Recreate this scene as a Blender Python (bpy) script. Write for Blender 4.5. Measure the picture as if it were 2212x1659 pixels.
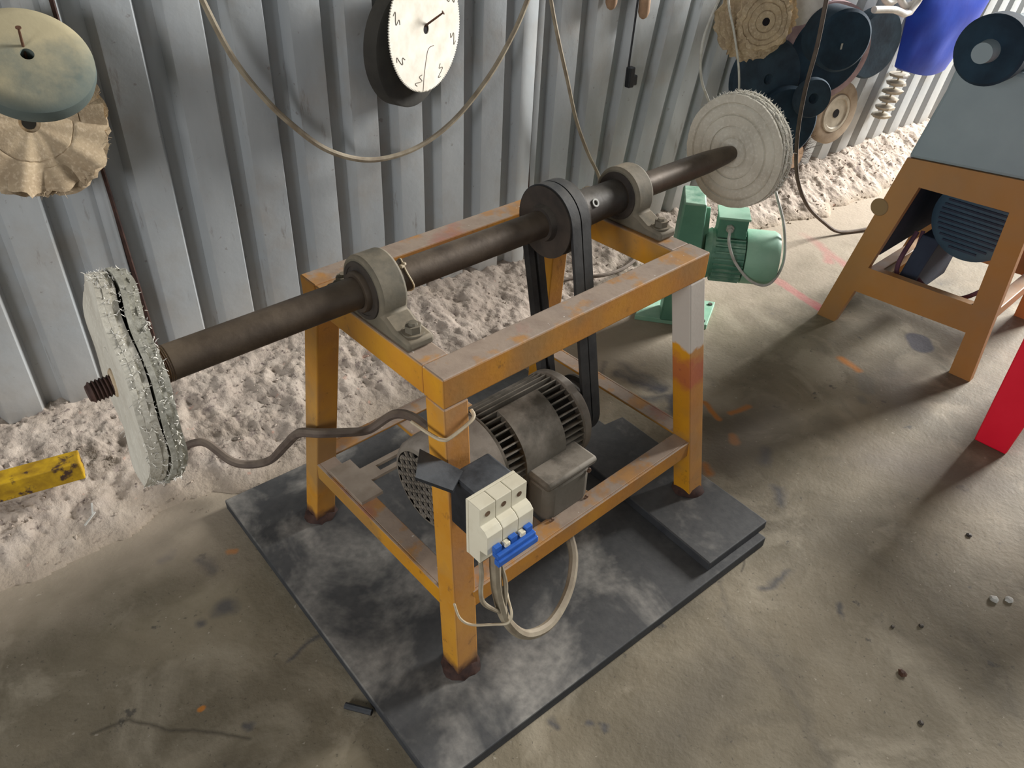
import bpy, bmesh, math, random
import numpy as np
from mathutils import Vector, Matrix
random.seed(7)
SC = bpy.context.scene
for o in list(bpy.data.objects): bpy.data.objects.remove(o)
COL = SC.collection
PI = math.pi

# ------------------------------------------------------------------ camera
cd = bpy.data.cameras.new('camera'); cam = bpy.data.objects.new('camera', cd); COL.objects.link(cam)
cd.sensor_fit = 'HORIZONTAL'; cd.sensor_width = 36; cd.lens = 26.4306; cd.clip_start = .02; cd.clip_end = 100
RX = Vector((0.745214, -0.666445, 0.022520)); RD = Vector((-0.385298, -0.457910, -0.801164)); RF = Vector((0.544244, 0.588362, -0.598021))
cam.matrix_world = Matrix(((RX.x, -RD.x, -RF.x, -0.547355), (RX.y, -RD.y, -RF.y, -0.747797), (RX.z, -RD.z, -RF.z, 1.376723), (0, 0, 0, 1)))
SC.camera = cam
# ------------------------------------------------------------------ light
w = bpy.data.worlds.new('world'); SC.world = w; w.use_nodes = True
w.node_tree.nodes['Background'].inputs[0].default_value = (.83, .89, .95, 1)
w.node_tree.nodes['Background'].inputs[1].default_value = .42
def area(name, loc, target, sx, sy, power, col):
    l = bpy.data.lights.new(name, 'AREA'); l.shape = 'RECTANGLE'; l.size = sx; l.size_y = sy; l.energy = power; l.color = col
    o = bpy.data.objects.new(name, l); COL.objects.link(o); o.location = loc
    o.rotation_euler = (Vector(target) - Vector(loc)).to_track_quat('-Z', 'Y').to_euler(); return o
area('daylight_doorway', (7.6, -.95, 2.95), (.6, .3, .3), 1.8, 2.1, 1270, (1, .98, .95))
area('daylight_window', (-2.9, -.75, 1.45), (.4, .7, .5), .9, 1.1, 52, (.98, .98, 1))
vs = SC.view_settings; vs.view_transform = 'Standard'; vs.look = 'None'; vs.gamma = 1; vs.exposure = 0.0; vs.use_curve_mapping = False

# ------------------------------------------------------------------ numpy noise
def vnoise(x, y, seed=0):
    x = np.asarray(x, float); y = np.asarray(y, float)
    xi = np.floor(x).astype(np.int64); yi = np.floor(y).astype(np.int64); fx = x - xi; fy = y - yi
    fx = fx * fx * (3 - 2 * fx); fy = fy * fy * (3 - 2 * fy)
    def h(a, b):
        v = (a * 374761393 + b * 668265263 + seed * 974711) & 0x7fffffff
        v = ((v ^ (v >> 13)) * 1274126177) & 0x7fffffff
        return ((v ^ (v >> 16)) & 0xffff) / 65535.
    return (h(xi, yi) * (1 - fx) + h(xi + 1, yi) * fx) * (1 - fy) + (h(xi, yi + 1) * (1 - fx) + h(xi + 1, yi + 1) * fx) * fy
def fbm(x, y, oct=4, seed=0):
    s = 0; a = .5; t = 0
    for i in range(oct):
        s = s + a * vnoise(np.asarray(x) * 2 ** i, np.asarray(y) * 2 ** i, seed + i * 17); t += a; a *= .5
    return s / t

# ------------------------------------------------------------------ materials
def lin(c):
    return tuple(((v / 255) / 12.92 if v / 255 <= .04045 else ((v / 255 + .055) / 1.055) ** 2.4) for v in c) + (1,)
class NT:
    def __init__(s, name):
        s.m = bpy.data.materials.new(name); s.m.use_nodes = True; s.t = s.m.node_tree
        s.b = s.t.nodes['Principled BSDF']; s.geo = s.t.nodes.new('ShaderNodeNewGeometry')
    def n(s, typ, ins=None, out=0, **pr):
        nd = s.t.nodes.new('ShaderNode' + typ)
        for k, v in pr.items(): setattr(nd, k, v)
        for k, v in (ins or {}).items():
            if isinstance(v, bpy.types.NodeSocket): s.t.links.new(v, nd.inputs[k])
            else: nd.inputs[k].default_value = v
        return nd.outputs[out]
    def noise(s, vec, scale, detail=4, rough=.55, dist=0.):
        return s.n('TexNoise', {'Vector': vec, 'Scale': scale, 'Detail': detail, 'Roughness': rough, 'Distortion': dist})
    def ramp(s, fac, lo, hi):
        return s.n('MapRange', {'Value': fac, 'From Min': lo, 'From Max': hi}, clamp=True)
    def mth(s, op, a, b=0., c=0.): 
        return s.n('Math', {0: a, 1: b, 2: c}, operation=op)
    def mix(s, f, a, b, mode='MIX'):
        nd = s.t.nodes.new('ShaderNodeMix'); nd.data_type = 'RGBA'; nd.blend_type = mode
        for i, v in ((0, f), (6, a), (7, b)):
            if isinstance(v, bpy.types.NodeSocket): s.t.links.new(v, nd.inputs[i])
            else: nd.inputs[i].default_value = v if i == 0 else (lin(v) if len(v) == 3 else v)
        return nd.outputs[2]
    def scl(s, vec, v): return s.n('VectorMath', {0: vec, 1: v}, operation='MULTIPLY')
    @property
    def pos(s): return s.geo.outputs['Position']
    def nz(s):
        return s.n('SeparateXYZ', {0: s.geo.outputs['Normal']}, out=2)
    def fin(s, col, rough=.6, metal=0., bump=None, spec=.4):
        s.set('Base Color', col); s.set('Roughness', rough); s.set('Metallic', metal); s.set('Specular IOR Level', spec)
        if bump: s.set('Normal', s.n('Bump', {'Height': bump[0], 'Strength': bump[1], 'Distance': bump[2]}))
        return s.m
    def set(s, k, v):
        if isinstance(v, bpy.types.NodeSocket): s.t.links.new(v, s.b.inputs[k])
        else: s.b.inputs[k].default_value = v if not isinstance(v, tuple) or len(v) != 3 else lin(v)
def mat(name, c1, c2=None, scale=30, lo=.35, hi=.65, dust=None, up=0., base=0., dscale=14, dlo=.3, dhi=.6, rough=.6, metal=0., bs=60, bump=.15, bd=.004, spec=.35):
    g = NT(name); p = g.pos
    col = g.mix(g.ramp(g.noise(p, scale, 5), lo, hi), c1, c2 or tuple(int(v * .8) for v in c1))
    if dust:
        f = g.mth('MULTIPLY_ADD', g.mth('MAXIMUM', g.nz(), 0.), up, base)
        f = g.mth('MULTIPLY', f, g.ramp(g.noise(p, dscale, 5, .6), dlo, dhi))
        col = g.mix(g.mth('MINIMUM', f, 1.), col, dust)
    return g.fin(col, rough, metal, (g.noise(p, bs, 4), bump, bd), spec)
DUST = (176, 160, 143)
M = {}
M['paint'] = None
def paint_mat(name, white=False):
    g = NT(name); p = g.pos
    nrm = g.n('SeparateXYZ', {0: g.geo.outputs['Normal']}, out=0)
    ny = g.n('SeparateXYZ', {0: g.geo.outputs['Normal']}, out=1)
    col = g.mix(g.ramp(g.noise(p, 9, 4), .35, .7), (206, 146, 24), (190, 128, 34))
    # browner tone on faces turned towards -Y
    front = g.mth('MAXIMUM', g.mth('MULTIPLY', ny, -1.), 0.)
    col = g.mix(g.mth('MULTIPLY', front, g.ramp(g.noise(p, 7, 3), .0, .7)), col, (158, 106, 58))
    col = g.mix(g.mth('MULTIPLY', g.ramp(g.noise(p, 38, 6, .7), .60, .72), .65), col, (92, 62, 38))
    col = g.mix(g.mth('MULTIPLY', g.ramp(g.noise(p, 3.4, 4, .6), .5, .62), .55), col, (134, 112, 76))
    up = g.mth('MAXIMUM', g.nz(), 0.)
    dc = g.mix(g.ramp(g.noise(p, 9, 5, .6), .50, .57), (166, 150, 136), (186, 138, 84))
    dc = g.mix(g.mth('MULTIPLY', g.ramp(g.noise(p, 30, 4), .45, .7), .5), dc, (138, 122, 112))
    dc = g.mix(g.ramp(g.noise(p, 70, 2), .735, .75), dc, (214, 208, 200))
    dc = g.mix(g.mth('MULTIPLY', g.ramp(g.noise(p, 6.3, 4), .58, .68), .7), dc, (168, 112, 102))
    col = g.mix(g.mth('MINIMUM', g.mth('MULTIPLY', up, 1.05), .95), col, dc)
    if white:
        z = g.n('SeparateXYZ', {0: p}, out=2)
        zz = g.mth('ADD', z, g.mth('MULTIPLY', g.noise(p, 30, 3), .06))
        m1 = g.mth('MULTIPLY', g.ramp(zz, .497, .507), g.mth('SUBTRACT', 1., g.ramp(zz, .665, .675)))
        col = g.mix(m1, col, (186, 178, 168))
        m2 = g.mth('MULTIPLY', g.ramp(zz, .40, .42), g.mth('SUBTRACT', 1., g.ramp(zz, .46, .48)))
        col = g.mix(g.mth('MULTIPLY', m2, .6), col, (160, 70, 64))
    z = g.n('SeparateXYZ', {0: p}, out=2)
    rust = g.mth('SUBTRACT', 1., g.ramp(g.mth('ADD', z, g.mth('MULTIPLY', g.noise(p, 60, 3), .03)), .062, .085))
    col = g.mix(rust, col, (84, 58, 44))
    return g.fin(col, .55, 0., (g.noise(p, 90, 4), .18, .003))
M['paint'] = paint_mat('weathered_orange_paint'); M['paintw'] = paint_mat('chipped_orange_paint', True)
M['steel'] = mat('oily_brown_steel', (84, 73, 62), (66, 56, 48), 20, dust=(128, 114, 98), up=.6, rough=.5, metal=.35)
M['steeldk'] = mat('dark_grimy_steel', (68, 61, 55), (52, 48, 45), 24, dust=(116, 110, 100), up=.6, rough=.55, metal=.2)
M['thread'] = mat('rusty_thread', (92, 70, 44), (60, 42, 30), 60, rough=.6, metal=.3)
M['rustd'] = mat('dark_rust', (70, 48, 40), (48, 32, 28), 60, rough=.8)
M['cast'] = mat('dusty_cast_iron', (104, 98, 84), (84, 82, 72), 22, dust=(146, 134, 114), up=.7, base=.25, rough=.75)
M['rubber'] = mat('black_belt_rubber', (52, 54, 56), (38, 40, 43), 40, dust=(104, 100, 92), up=.6, base=.08, rough=.7)
M['motor'] = mat('grimy_motor_paint', (92, 87, 77), (70, 66, 58), 16, dust=(160, 152, 140), up=.95, base=.2, dscale=16, dlo=.35, dhi=.62, rough=.7)
M['motordk'] = mat('dark_motor_gap', (44, 42, 38), (34, 32, 30), 30, dust=(96, 90, 80), up=.3, rough=.8)
M['fancov'] = mat('dusty_fan_cover', (118, 110, 98), (92, 86, 77), 12, dust=(168, 160, 150), up=.9, base=.1, rough=.7)
M['plate'] = mat('dusty_plate_steel', (168, 154, 138), (140, 126, 110), 20, dust=(178, 166, 152), up=.4, rough=.7)
M['blkplastic'] = mat('black_plastic', (38, 40, 44), (30, 32, 35), 40, dust=(92, 96, 100), up=.7, rough=.5)
M['white'] = mat('cream_plastic', (226, 220, 198), (208, 200, 176), 30, .5, .8, dust=(190, 180, 155), up=.2, base=.15, rough=.45, bump=.03)
M['blue'] = mat('blue_plastic', (52, 104, 190), (42, 88, 168), 30, rough=.4, bump=.03)
M['screw'] = mat('dull_screw', (120, 98, 80), (88, 66, 52), 80, rough=.5, metal=.4)
M['cable'] = mat('dusty_cable', (150, 140, 120), (124, 112, 94), 30, dust=(170, 158, 140), up=.5, rough=.7)
M['cabledk'] = mat('grey_cable', (104, 92, 82), (84, 72, 66), 30, dust=(140, 128, 112), up=.5, rough=.7)
M['wire'] = mat('pale_wire', (196, 184, 158), (176, 160, 134), 30, rough=.6)
M['cord_w'] = mat('white_cord', (198, 198, 192), (170, 168, 160), 30, rough=.6)
def wheel_mat(name, a, b, c):
    g = NT(name); p = g.pos
    col = g.mix(g.ramp(g.noise(p, 14, 5), .3, .7), a, b)
    col = g.mix(g.ramp(g.noise(p, 130, 3), .5, .8), col, c)
    return g.fin(col, .95, 0., (g.noise(p, 220, 3), .35, .002), .1)
M['cloth'] = wheel_mat('white_buff_cloth', (196, 192, 178), (176, 170, 156), (206, 202, 190))
M['clothg'] = wheel_mat('grey_buff_cloth', (168, 166, 154), (140, 138, 126), (190, 188, 176))
M['fringe'] = wheel_mat('frayed_white_lint', (224, 222, 214), (200, 196, 186), (230, 228, 220))
M['tan'] = wheel_mat('tan_rag_cloth', (182, 164, 136), (150, 132, 108), (198, 180, 154))
M['felt'] = mat('worn_grey_felt', (104, 112, 104), (82, 92, 88), 8, dust=(164, 154, 124), up=1.3, base=.0, dscale=7, rough=.9)
M['grind'] = mat('dark_grinding_wheel', (62, 60, 55), (48, 47, 44), 14, dust=(96, 92, 84), up=.6, rough=.9)
M['saw'] = mat('dusty_white_disc', (228, 224, 212), (206, 198, 182), 22, .4, .75, rough=.8, bump=.08)
M['ink'] = mat('dark_slot', (120, 112, 100), (90, 84, 76), 40, rough=.9)
M['hole'] = mat('dark_hole', (22, 16, 24), (14, 10, 14), 40, rough=.9)
M['nail'] = mat('rusty_nail', (96, 66, 46), (70, 46, 34), 60, rough=.7)
M['hazedfelt'] = mat('hazed_dark_felt', (52, 70, 84), (38, 50, 62), 14, rough=.95, dust=(96, 110, 120), up=.3)  # dark felt, bluish haze put into the base colour
M['hazed'] = mat('hazed_black_foam', (36, 58, 74), (26, 42, 56), 14, rough=.9)  # black foam and discs tinted with the bluish haze of that side
M['pink'] = mat('dusty_pink_abrasive', (186, 160, 162), (160, 134, 138), 26, rough=.95)
M['mauve'] = mat('mauve_seam', (104, 74, 88), (84, 58, 72), 26, rough=.95)
M['hubm'] = mat('pale_steel_hub', (190, 182, 166), (160, 150, 134), 20, rough=.5, metal=.2)
M['abras'] = mat('beige_abrasive', (172, 156, 136), (146, 130, 112), 18, rough=.95)
M['bluebag'] = mat('blue_plastic_bag', (28, 64, 168), (22, 48, 146), 6, rough=.45, bump=.15, bs=9, bd=.01, spec=.12)
M['green'] = mat('green_machine_enamel', (100, 152, 128), (78, 128, 108), 7, dust=(186, 214, 192), up=.75, base=.0, dscale=20, rough=.45, bump=.05)
M['greenlt'] = mat('pale_green_enamel', (150, 196, 170), (128, 178, 152), 9, dust=(200, 226, 206), up=.4, rough=.45, bump=.05)
M['orange2'] = mat('dull_orange_enamel', (172, 120, 62), (158, 118, 76), 4, dust=(176, 150, 122), up=.6, base=.1, rough=.5, bump=.05)
M['grey2'] = mat('blue_grey_enamel', (146, 160, 166), (134, 148, 155), 4, rough=.5, bump=.05)
M['slate'] = mat('slate_blue_motor', (66, 90, 108), (54, 76, 94), 10, rough=.6)
M['slatedk'] = mat('dark_slate_interior', (50, 60, 78), (40, 48, 66), 10, rough=.8)
M['red'] = mat('bright_red_plastic', (246, 34, 62), (236, 24, 52), 5, rough=.35, bump=.03)
M['ybar'] = mat('scuffed_yellow_paint', (196, 158, 26), (150, 116, 24), 30, dust=(70, 50, 40), up=.0, base=1., dscale=26, dlo=.56, dhi=.64, rough=.6)
M['capm'] = mat('dull_cap_paint', (140, 114, 78), (128, 108, 80), 10, rough=.6)
M['teal'] = mat('teal_rag', (92, 128, 128), (70, 104, 108), 14, rough=.95)
M['clear'] = mat('crumpled_white_plastic', (206, 206, 212), (176, 176, 186), 30, rough=.25, bump=.5, bs=40)
M['hosew'] = mat('white_hose', (214, 210, 204), (190, 184, 178), 20, rough=.5)
M['wood'] = mat('wooden_handle', (170, 140, 112), (140, 112, 88), 20, rough=.7)

def board_mat():
    g = NT('dusty_black_board'); p = g.pos
    col = g.mix(g.ramp(g.noise(p, 25, 5), .3, .7), (60, 62, 64), (46, 48, 52))
    up = g.mth('MAXIMUM', g.nz(), 0.)
    x = g.n('SeparateXYZ', {0: p}, out=0)
    big = g.noise(p, 4.2, 5, .6, .4)
    left = g.mth('SUBTRACT', 1., g.ramp(x, .0, .55))
    thr = g.mth('MULTIPLY_ADD', left, -.15, .60)
    f = g.n('MapRange', {'Value': big, 'From Min': thr, 'From Max': g.mth('ADD', thr, .16)}, clamp=True)
    f = g.mth('MULTIPLY', g.mth('MULTIPLY_ADD', f, .66, .11), up)
    f = g.mth('MULTIPLY', f, g.mth('MULTIPLY_ADD', g.ramp(g.noise(p, 60, 4), .3, .7), .5, .6))
    col = g.mix(f, col, (164, 160, 152))
    return g.fin(col, .7, 0., (g.noise(p, 80, 4), .2, .003))
M['board'] = board_mat()

# ------------------------------------------------------------------ mesh helpers
V = Vector
class MB:
    def __init__(s): s.v = []; s.f = []
    def add(s, vs_, fs_):
        b = len(s.v); s.v += [tuple(v) for v in vs_]; s.f += [tuple(i + b for i in f) for f in fs_]; return s
    def box(s, a, b):
        return s.hexa([(a[0], a[1], a[2]), (b[0], a[1], a[2]), (b[0], b[1], a[2]), (a[0], b[1], a[2])], [(a[0], a[1], b[2]), (b[0], a[1], b[2]), (b[0], b[1], b[2]), (a[0], b[1], b[2])])
    def hexa(s, bot, top):
        return s.add(list(bot) + list(top), [(3, 2, 1, 0), (4, 5, 6, 7), (0, 1, 5, 4), (1, 2, 6, 5), (2, 3, 7, 6), (3, 0, 4, 7)])
    def obox(s, c, ux, uy, uz, hx, hy, hz):
        c, ux, uy, uz = V(c), V(ux), V(uy), V(uz)
        q = lambda i, j, k: c + ux * hx * i + uy * hy * j + uz * hz * k
        return s.hexa([q(-1, -1, -1), q(1, -1, -1), q(1, 1, -1), q(-1, 1, -1)], [q(-1, -1, 1), q(1, -1, 1), q(1, 1, 1), q(-1, 1, 1)])
    def prism(s, poly, vec):
        n_ = len(poly); vec = V(vec); p = [V(q) for q in poly]
        return s.add(p + [q + vec for q in p], [tuple(range(n_ - 1, -1, -1)), tuple(range(n_, 2 * n_))] + [(i, (i + 1) % n_, n_ + (i + 1) % n_, n_ + i) for i in range(n_)])
    def lathe(s, o, ax, prof, seg=32, caps=True, ref=None):
        o = V(o); ax = V(ax).normalized(); u = (V(ref) if ref else ax.orthogonal()); u = (u - ax * u.dot(ax)).normalized(); w_ = ax.cross(u)
        vs_ = []; fs_ = []
        for (t, r) in prof:
            for k in range(seg):
                a = 2 * PI * k / seg; vs_.append(o + ax * t + (u * math.cos(a) + w_ * math.sin(a)) * r)
        m = len(prof)
        for i in range(m - 1):
            for k in range(seg): fs_.append((i * seg + k, i * seg + (k + 1) % seg, (i + 1) * seg + (k + 1) % seg, (i + 1) * seg + k))
        if caps: fs_ += [tuple(range(seg - 1, -1, -1)), tuple((m - 1) * seg + k for k in range(seg))]
        return s.add(vs_, fs_)
    def cyl(s, a, b, r, r2=None, seg=24):
        a, b = V(a), V(b); return s.lathe(a, b - a, [(0, r), ((b - a).length, r2 if r2 is not None else r)], seg)
    def tube(s, pts, r, seg=8, closed=False, flat=None):
        P = [V(p) for p in pts]; n_ = len(P); vs_ = []; fs_ = []; u = None
        for i in range(n_):
            t = (P[(i + 1) % n_] - P[i - 1]) if closed else (P[min(i + 1, n_ - 1)] - P[max(i - 1, 0)])
            if t.length < 1e-9: t = V((0, 0, 1))
            t.normalize()
            if u is None: u = t.orthogonal()
            u = (u - t * u.dot(t)); u = u.normalized() if u.length > 1e-6 else t.orthogonal().normalized(); w_ = t.cross(u)
            rr = r[i] if isinstance(r, (list, tuple)) else r
            for k in range(seg):
                a = 2 * PI * k / seg; vs_.append(P[i] + (u * math.cos(a) + w_ * math.sin(a)) * rr)
        for i in range(n_ if closed else n_ - 1):
            j = (i + 1) % n_
            for k in range(seg): fs_.append((i * seg + k, i * seg + (k + 1) % seg, j * seg + (k + 1) % seg, j * seg + k))
        if not closed: fs_ += [tuple(range(seg - 1, -1, -1)), tuple((n_ - 1) * seg + k for k in range(seg))]
        return s.add(vs_, fs_)
    def build(s, name, m, parent=None, bevel=0., smooth=40, loc=None, fix=True):
        me = bpy.data.meshes.new(name)
        co = np.array(s.v); lo, hi = co.min(0), co.max(0)
        c = V(loc) if loc is not None else V(((lo[0] + hi[0]) / 2, (lo[1] + hi[1]) / 2, lo[2] if parent is None else (lo[2] + hi[2]) / 2))
        me.from_pydata([tuple(V(v) - c) for v in s.v], [], s.f); me.materials.append(M[m] if isinstance(m, str) else m)
        if fix:
            bm = bmesh.new(); bm.from_mesh(me); bmesh.ops.recalc_face_normals(bm, faces=bm.faces); bm.to_mesh(me); bm.free()
        me.update()
        if smooth:
            me.polygons.foreach_set('use_smooth', [True] * len(me.polygons)); me.set_sharp_from_angle(angle=math.radians(smooth))
        o = bpy.data.objects.new(name, me); COL.objects.link(o)
        WL[o.name] = c; o.location = c
        if parent: o.parent = parent; o.location = c - WL[parent.name]
        if bevel:
            b = o.modifiers.new('bevel', 'BEVEL'); b.width = bevel; b.segments = 2; b.limit_method = 'ANGLE'; b.angle_limit = math.radians(40)
        return o
WL = {}
def empty(name, loc, label, cat, group=None):
    o = bpy.data.objects.new(name, None); COL.objects.link(o); o.location = loc; WL[o.name] = V(loc); o.empty_display_size = .05
    return tag(o, label, cat, group)
def tag(o, label, cat, group=None):
    o['label'] = label; o['category'] = cat
    if group: o['group'] = group
    return o
def lab(o, label): o['label'] = label; return o
def struct(o, label=None):
    o['kind'] = 'structure'
    if label: o['label'] = label
    return o
def spline(pts, sub=8, closed=False):
    P = [V(p) for p in pts]; n_ = len(P); out = []
    rng = n_ if closed else n_ - 1
    for i in range(rng):
        g = (lambda k: P[k % n_]) if closed else (lambda k: P[min(max(k, 0), n_ - 1)])
        a, b, c, e = g(i - 1), g(i), g(i + 1), g(i + 2)
        for k in range(sub):
            t = k / sub
            out.append(.5 * ((2 * b) + (c - a) * t + (2 * a - 5 * b + 4 * c - e) * t * t + (3 * b - a - 3 * c + e) * t ** 3))
    if not closed: out.append(P[-1])
    return out
# the wall frame: s along the wall, off towards the room, z up
WA = V((-.438, 1.215, 0)); WD = V((.9954, -.0957, 0)); WN = V((-.0957, -.9954, 0)); UP = V((0, 0, 1))
def WP(s, off, z): return WA + WD * s + WN * off + UP * z

# ================================================================== SETTING
def floor_mat():
    g = NT('stained_concrete'); p = g.pos
    wv = g.n('VectorMath', {0: g.n('TexNoise', {'Vector': p, 'Scale': 9., 'Detail': 4.}, out=1), 1: (.5, .5, .5)}, operation='SUBTRACT')
    wp = g.n('VectorMath', {0: p, 1: g.scl(wv, (.10, .10, .0))}, operation='ADD')
    wp2 = g.n('VectorMath', {0: p, 1: g.scl(wv, (.035, .035, .0))}, operation='ADD')
    col = g.mix(g.ramp(g.noise(p, 2.2, 6, .6), .3, .7), (106, 98, 80), (142, 131, 110))
    col = g.mix(g.mth('MULTIPLY', g.ramp(g.noise(p, 11, 6, .65), .45, .75), .5), col, (152, 143, 124))
    col = g.mix(g.mth('MULTIPLY', g.ramp(g.noise(p, 5, 5, .6, .6), .56, .70), .5), col, (88, 81, 68))
    col = g.mix(g.mth('MULTIPLY', g.ramp(g.noise(g.scl(p, (1., 1., 1.)), 46, 5, .7), .64, .72), .6), col, (78, 72, 64))
    col = g.mix(g.mth('MULTIPLY', g.ramp(g.noise(p, 1.7, 4, .55, .5), .50, .66), .55), col, (84, 77, 62))
    col = g.mix(g.mth('MULTIPLY', g.ramp(g.noise(p, 3.6, 5, .6, .8), .56, .66), .5), col, (168, 158, 138))
    col = g.mix(g.mth('MULTIPLY', g.ramp(g.noise(p, 15, 5, .62), .655, .70), .7), col, (66, 64, 62))
    col = g.mix(g.mth('MULTIPLY', g.ramp(g.noise(p, 105, 3), .66, .70), .55), col, (70, 65, 57))
    col = g.mix(g.mth('MULTIPLY', g.ramp(g.noise(p, 64, 3), .69, .73), .6), col, (178, 170, 154))
    def seg(pp, a, b, r, soft):
        pa = g.n('VectorMath', {0: pp, 1: (a[0], a[1], 0)}, operation='SUBTRACT')
        ba = (b[0] - a[0], b[1] - a[1], 0); L2 = max(ba[0] ** 2 + ba[1] ** 2, 1e-8)
        dt = g.n('VectorMath', {0: pa, 1: ba}, operation='DOT_PRODUCT', out=1)
        t = g.n('Math', {0: dt, 1: 1 / L2}, operation='MULTIPLY', use_clamp=True)
        q = g.n('VectorMath', {0: pa, 1: g.n('VectorMath', {0: ba, 3: t}, operation='SCALE')}, operation='SUBTRACT')
        q = g.n('VectorMath', {0: q, 1: (1, 1, 0)}, operation='MULTIPLY')
        ln = g.n('VectorMath', {0: q}, operation='LENGTH', out=1)
        return g.n('MapRange', {'Value': ln, 'From Min': r + soft, 'From Max': r - soft}, clamp=True)
    def marks(col, pp, items, c, amt):
        f = None
        for it in items:
            m_ = seg(pp, *it); f = m_ if f is None else g.mth('MAXIMUM', f, m_)
        return g.mix(g.mth('MULTIPLY', f, amt), col, c)
    # pale dusty ground towards the lint heap, paint marks, oil spots, cracks
    col = marks(col, wp, [((-.6, .9), (-.2, .78), .12, .1), ((.95, .62), (1.2, .42), .12, .10), ((1.0, .33), (1.12, .16), .06, .05), ((1.5, .75), (3.2, .6), .12, .12)], (180, 170, 152), .6)
    col = marks(col, wp2, [((1.93, .50), (1.86, .22), .020, .006), ((2.37, .60), (2.24, .33), .018, .012), ((2.30, .45), (2.22, .40), .018, .01)], (168, 70, 78), .8)
    col = marks(col, wp2, [((1.09, .165), (1.05, .09), .008, .004), ((1.17, .07), (1.10, .085), .009, .005), ((1.02, .02), (1.0, .0), .012, .006), ((1.62, .02), (1.60, -.05), .012, .008), ((.86, .0), (.84, -.03), .01, .008), ((-.448, .213), (-.446, .213), .006, .002), ((-.235, .545), (-.225, .54), .008, .004)], (192, 120, 40), .85)
    col = marks(col, wp, [((1.05, .45), (1.03, .30), .022, .02), ((.93, .33), (1.06, .22), .012, .012), ((-.32, .402), (-.31, .40), .02, .012), ((-.293, .552), (-.29, .53), .014, .01), ((-.37, .40), (-.37, .395), .010, .008), ((-.36, .62), (-.35, .62), .012, .008), ((-.25, .20), (-.20, .21), .006, .006), ((.12, -.33), (.11, -.34), .008, .006), ((.105, -.306), (.105, -.31), .007, .005), ((.05, -.24), (.045, -.26), .008, .006), ((.63, -.34), (.70, -.36), .008, .007), ((.72, -.48), (.69, -.50), .005, .004), ((.89, -.22), (.93, -.18), .016, .012), ((1.0, -.09), (1.03, -.07), .016, .012), ((-.395, .134), (-.39, .13), .008, .005)], (70, 70, 74), .74)
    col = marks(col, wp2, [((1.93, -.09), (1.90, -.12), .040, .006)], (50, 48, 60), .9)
    col = marks(col, wp2, [((1.57, -.09), (1.53, -.12), .028, .01), ((1.47, -.13), (1.46, -.14), .012, .008)], (112, 106, 94), .8)
    col = marks(col, wp, [((1.02, .30), (1.0, .42), .014, .012), ((.98, .22), (1.07, .26), .014, .012), ((.94, .45), (1.0, .50), .008, .008)], (58, 60, 70), .8)
    col = marks(col, wp, [((1.25, -.30), (1.35, -.48), .07, .06), ((1.55, -.22), (1.66, -.16), .06, .05), ((.93, -.02), (1.2, .0), .06, .06)], (116, 108, 98), .6)
    col = marks(col, wp, [((.66, -.22), (.49, -.32), .004, .006), ((.49, -.32), (.45, -.50), .010, .014), ((.45, -.50), (.36, -.66), .010, .012), ((.40, -.40), (.2, -.42), .05, .05)], (104, 97, 84), .6)
    col = marks(col, wp2, [((-.62, .30), (-.56, .29), .003, .003), ((-.56, .29), (-.51, .21), .003, .003), ((-.51, .21), (-.40, .10), .003, .003), ((.69, -.235), (.63, -.275), .002, .002)], (70, 64, 54), .7)
    dw = g.mth('ADD', g.n('VectorMath', {0: p, 1: (.0957, .9954, 0)}, operation='DOT_PRODUCT', out=1), g.mth('MULTIPLY', g.noise(p, 5, 5, .6), .55))
    col = g.mix(g.mth('MULTIPLY', g.ramp(dw, .70, 1.06), .85), col, (172, 158, 140))
    hgt = g.mth('ADD', g.mth('MULTIPLY', g.noise(p, 14, 5), .7), g.mth('MULTIPLY', g.noise(p, 90, 4), .3))
    return g.fin(col, .72, 0., (hgt, .35, .012), .35)
def wall_mat():
    g = NT('grey_painted_sheet_metal'); p = g.pos
    sv = g.scl(p, (1., 1., .25))
    col = g.mix(g.ramp(g.noise(sv, 5, 5, .6), .3, .7), (150, 155, 158), (176, 180, 181))
    col = g.mix(g.mth('MULTIPLY', g.ramp(g.noise(p, 6, 6, .62), .5, .74), .42), col, (150, 138, 122))
    col = g.mix(g.mth('MULTIPLY', g.ramp(g.noise(g.scl(p, (1., 1., .18)), 34, 5, .7), .62, .72), .5), col, (104, 92, 80))
    col = g.mix(g.mth('MULTIPLY', g.ramp(g.noise(p, 42, 3), .70, .74), .5), col, (112, 104, 96))
    z = g.n('SeparateXYZ', {0: p}, out=2)
    low = g.mth('SUBTRACT', 1., g.ramp(g.mth('ADD', z, g.mth('MULTIPLY', g.noise(p, 9, 4), .25)), .22, .45))
    col = g.mix(g.mth('MULTIPLY', low, .35), col, (186, 178, 166))
    return g.fin(col, .5, .12, (g.noise(p, 22, 4), .12, .01), .5)
M['floor'] = floor_mat(); M['wall'] = wall_mat()
fl = MB(); fl.box((-4, -4.5, -.08), (8.5, 1.9, 0)); struct(fl.build('floor', 'floor', smooth=0), 'stained grey concrete workshop floor')

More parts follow.
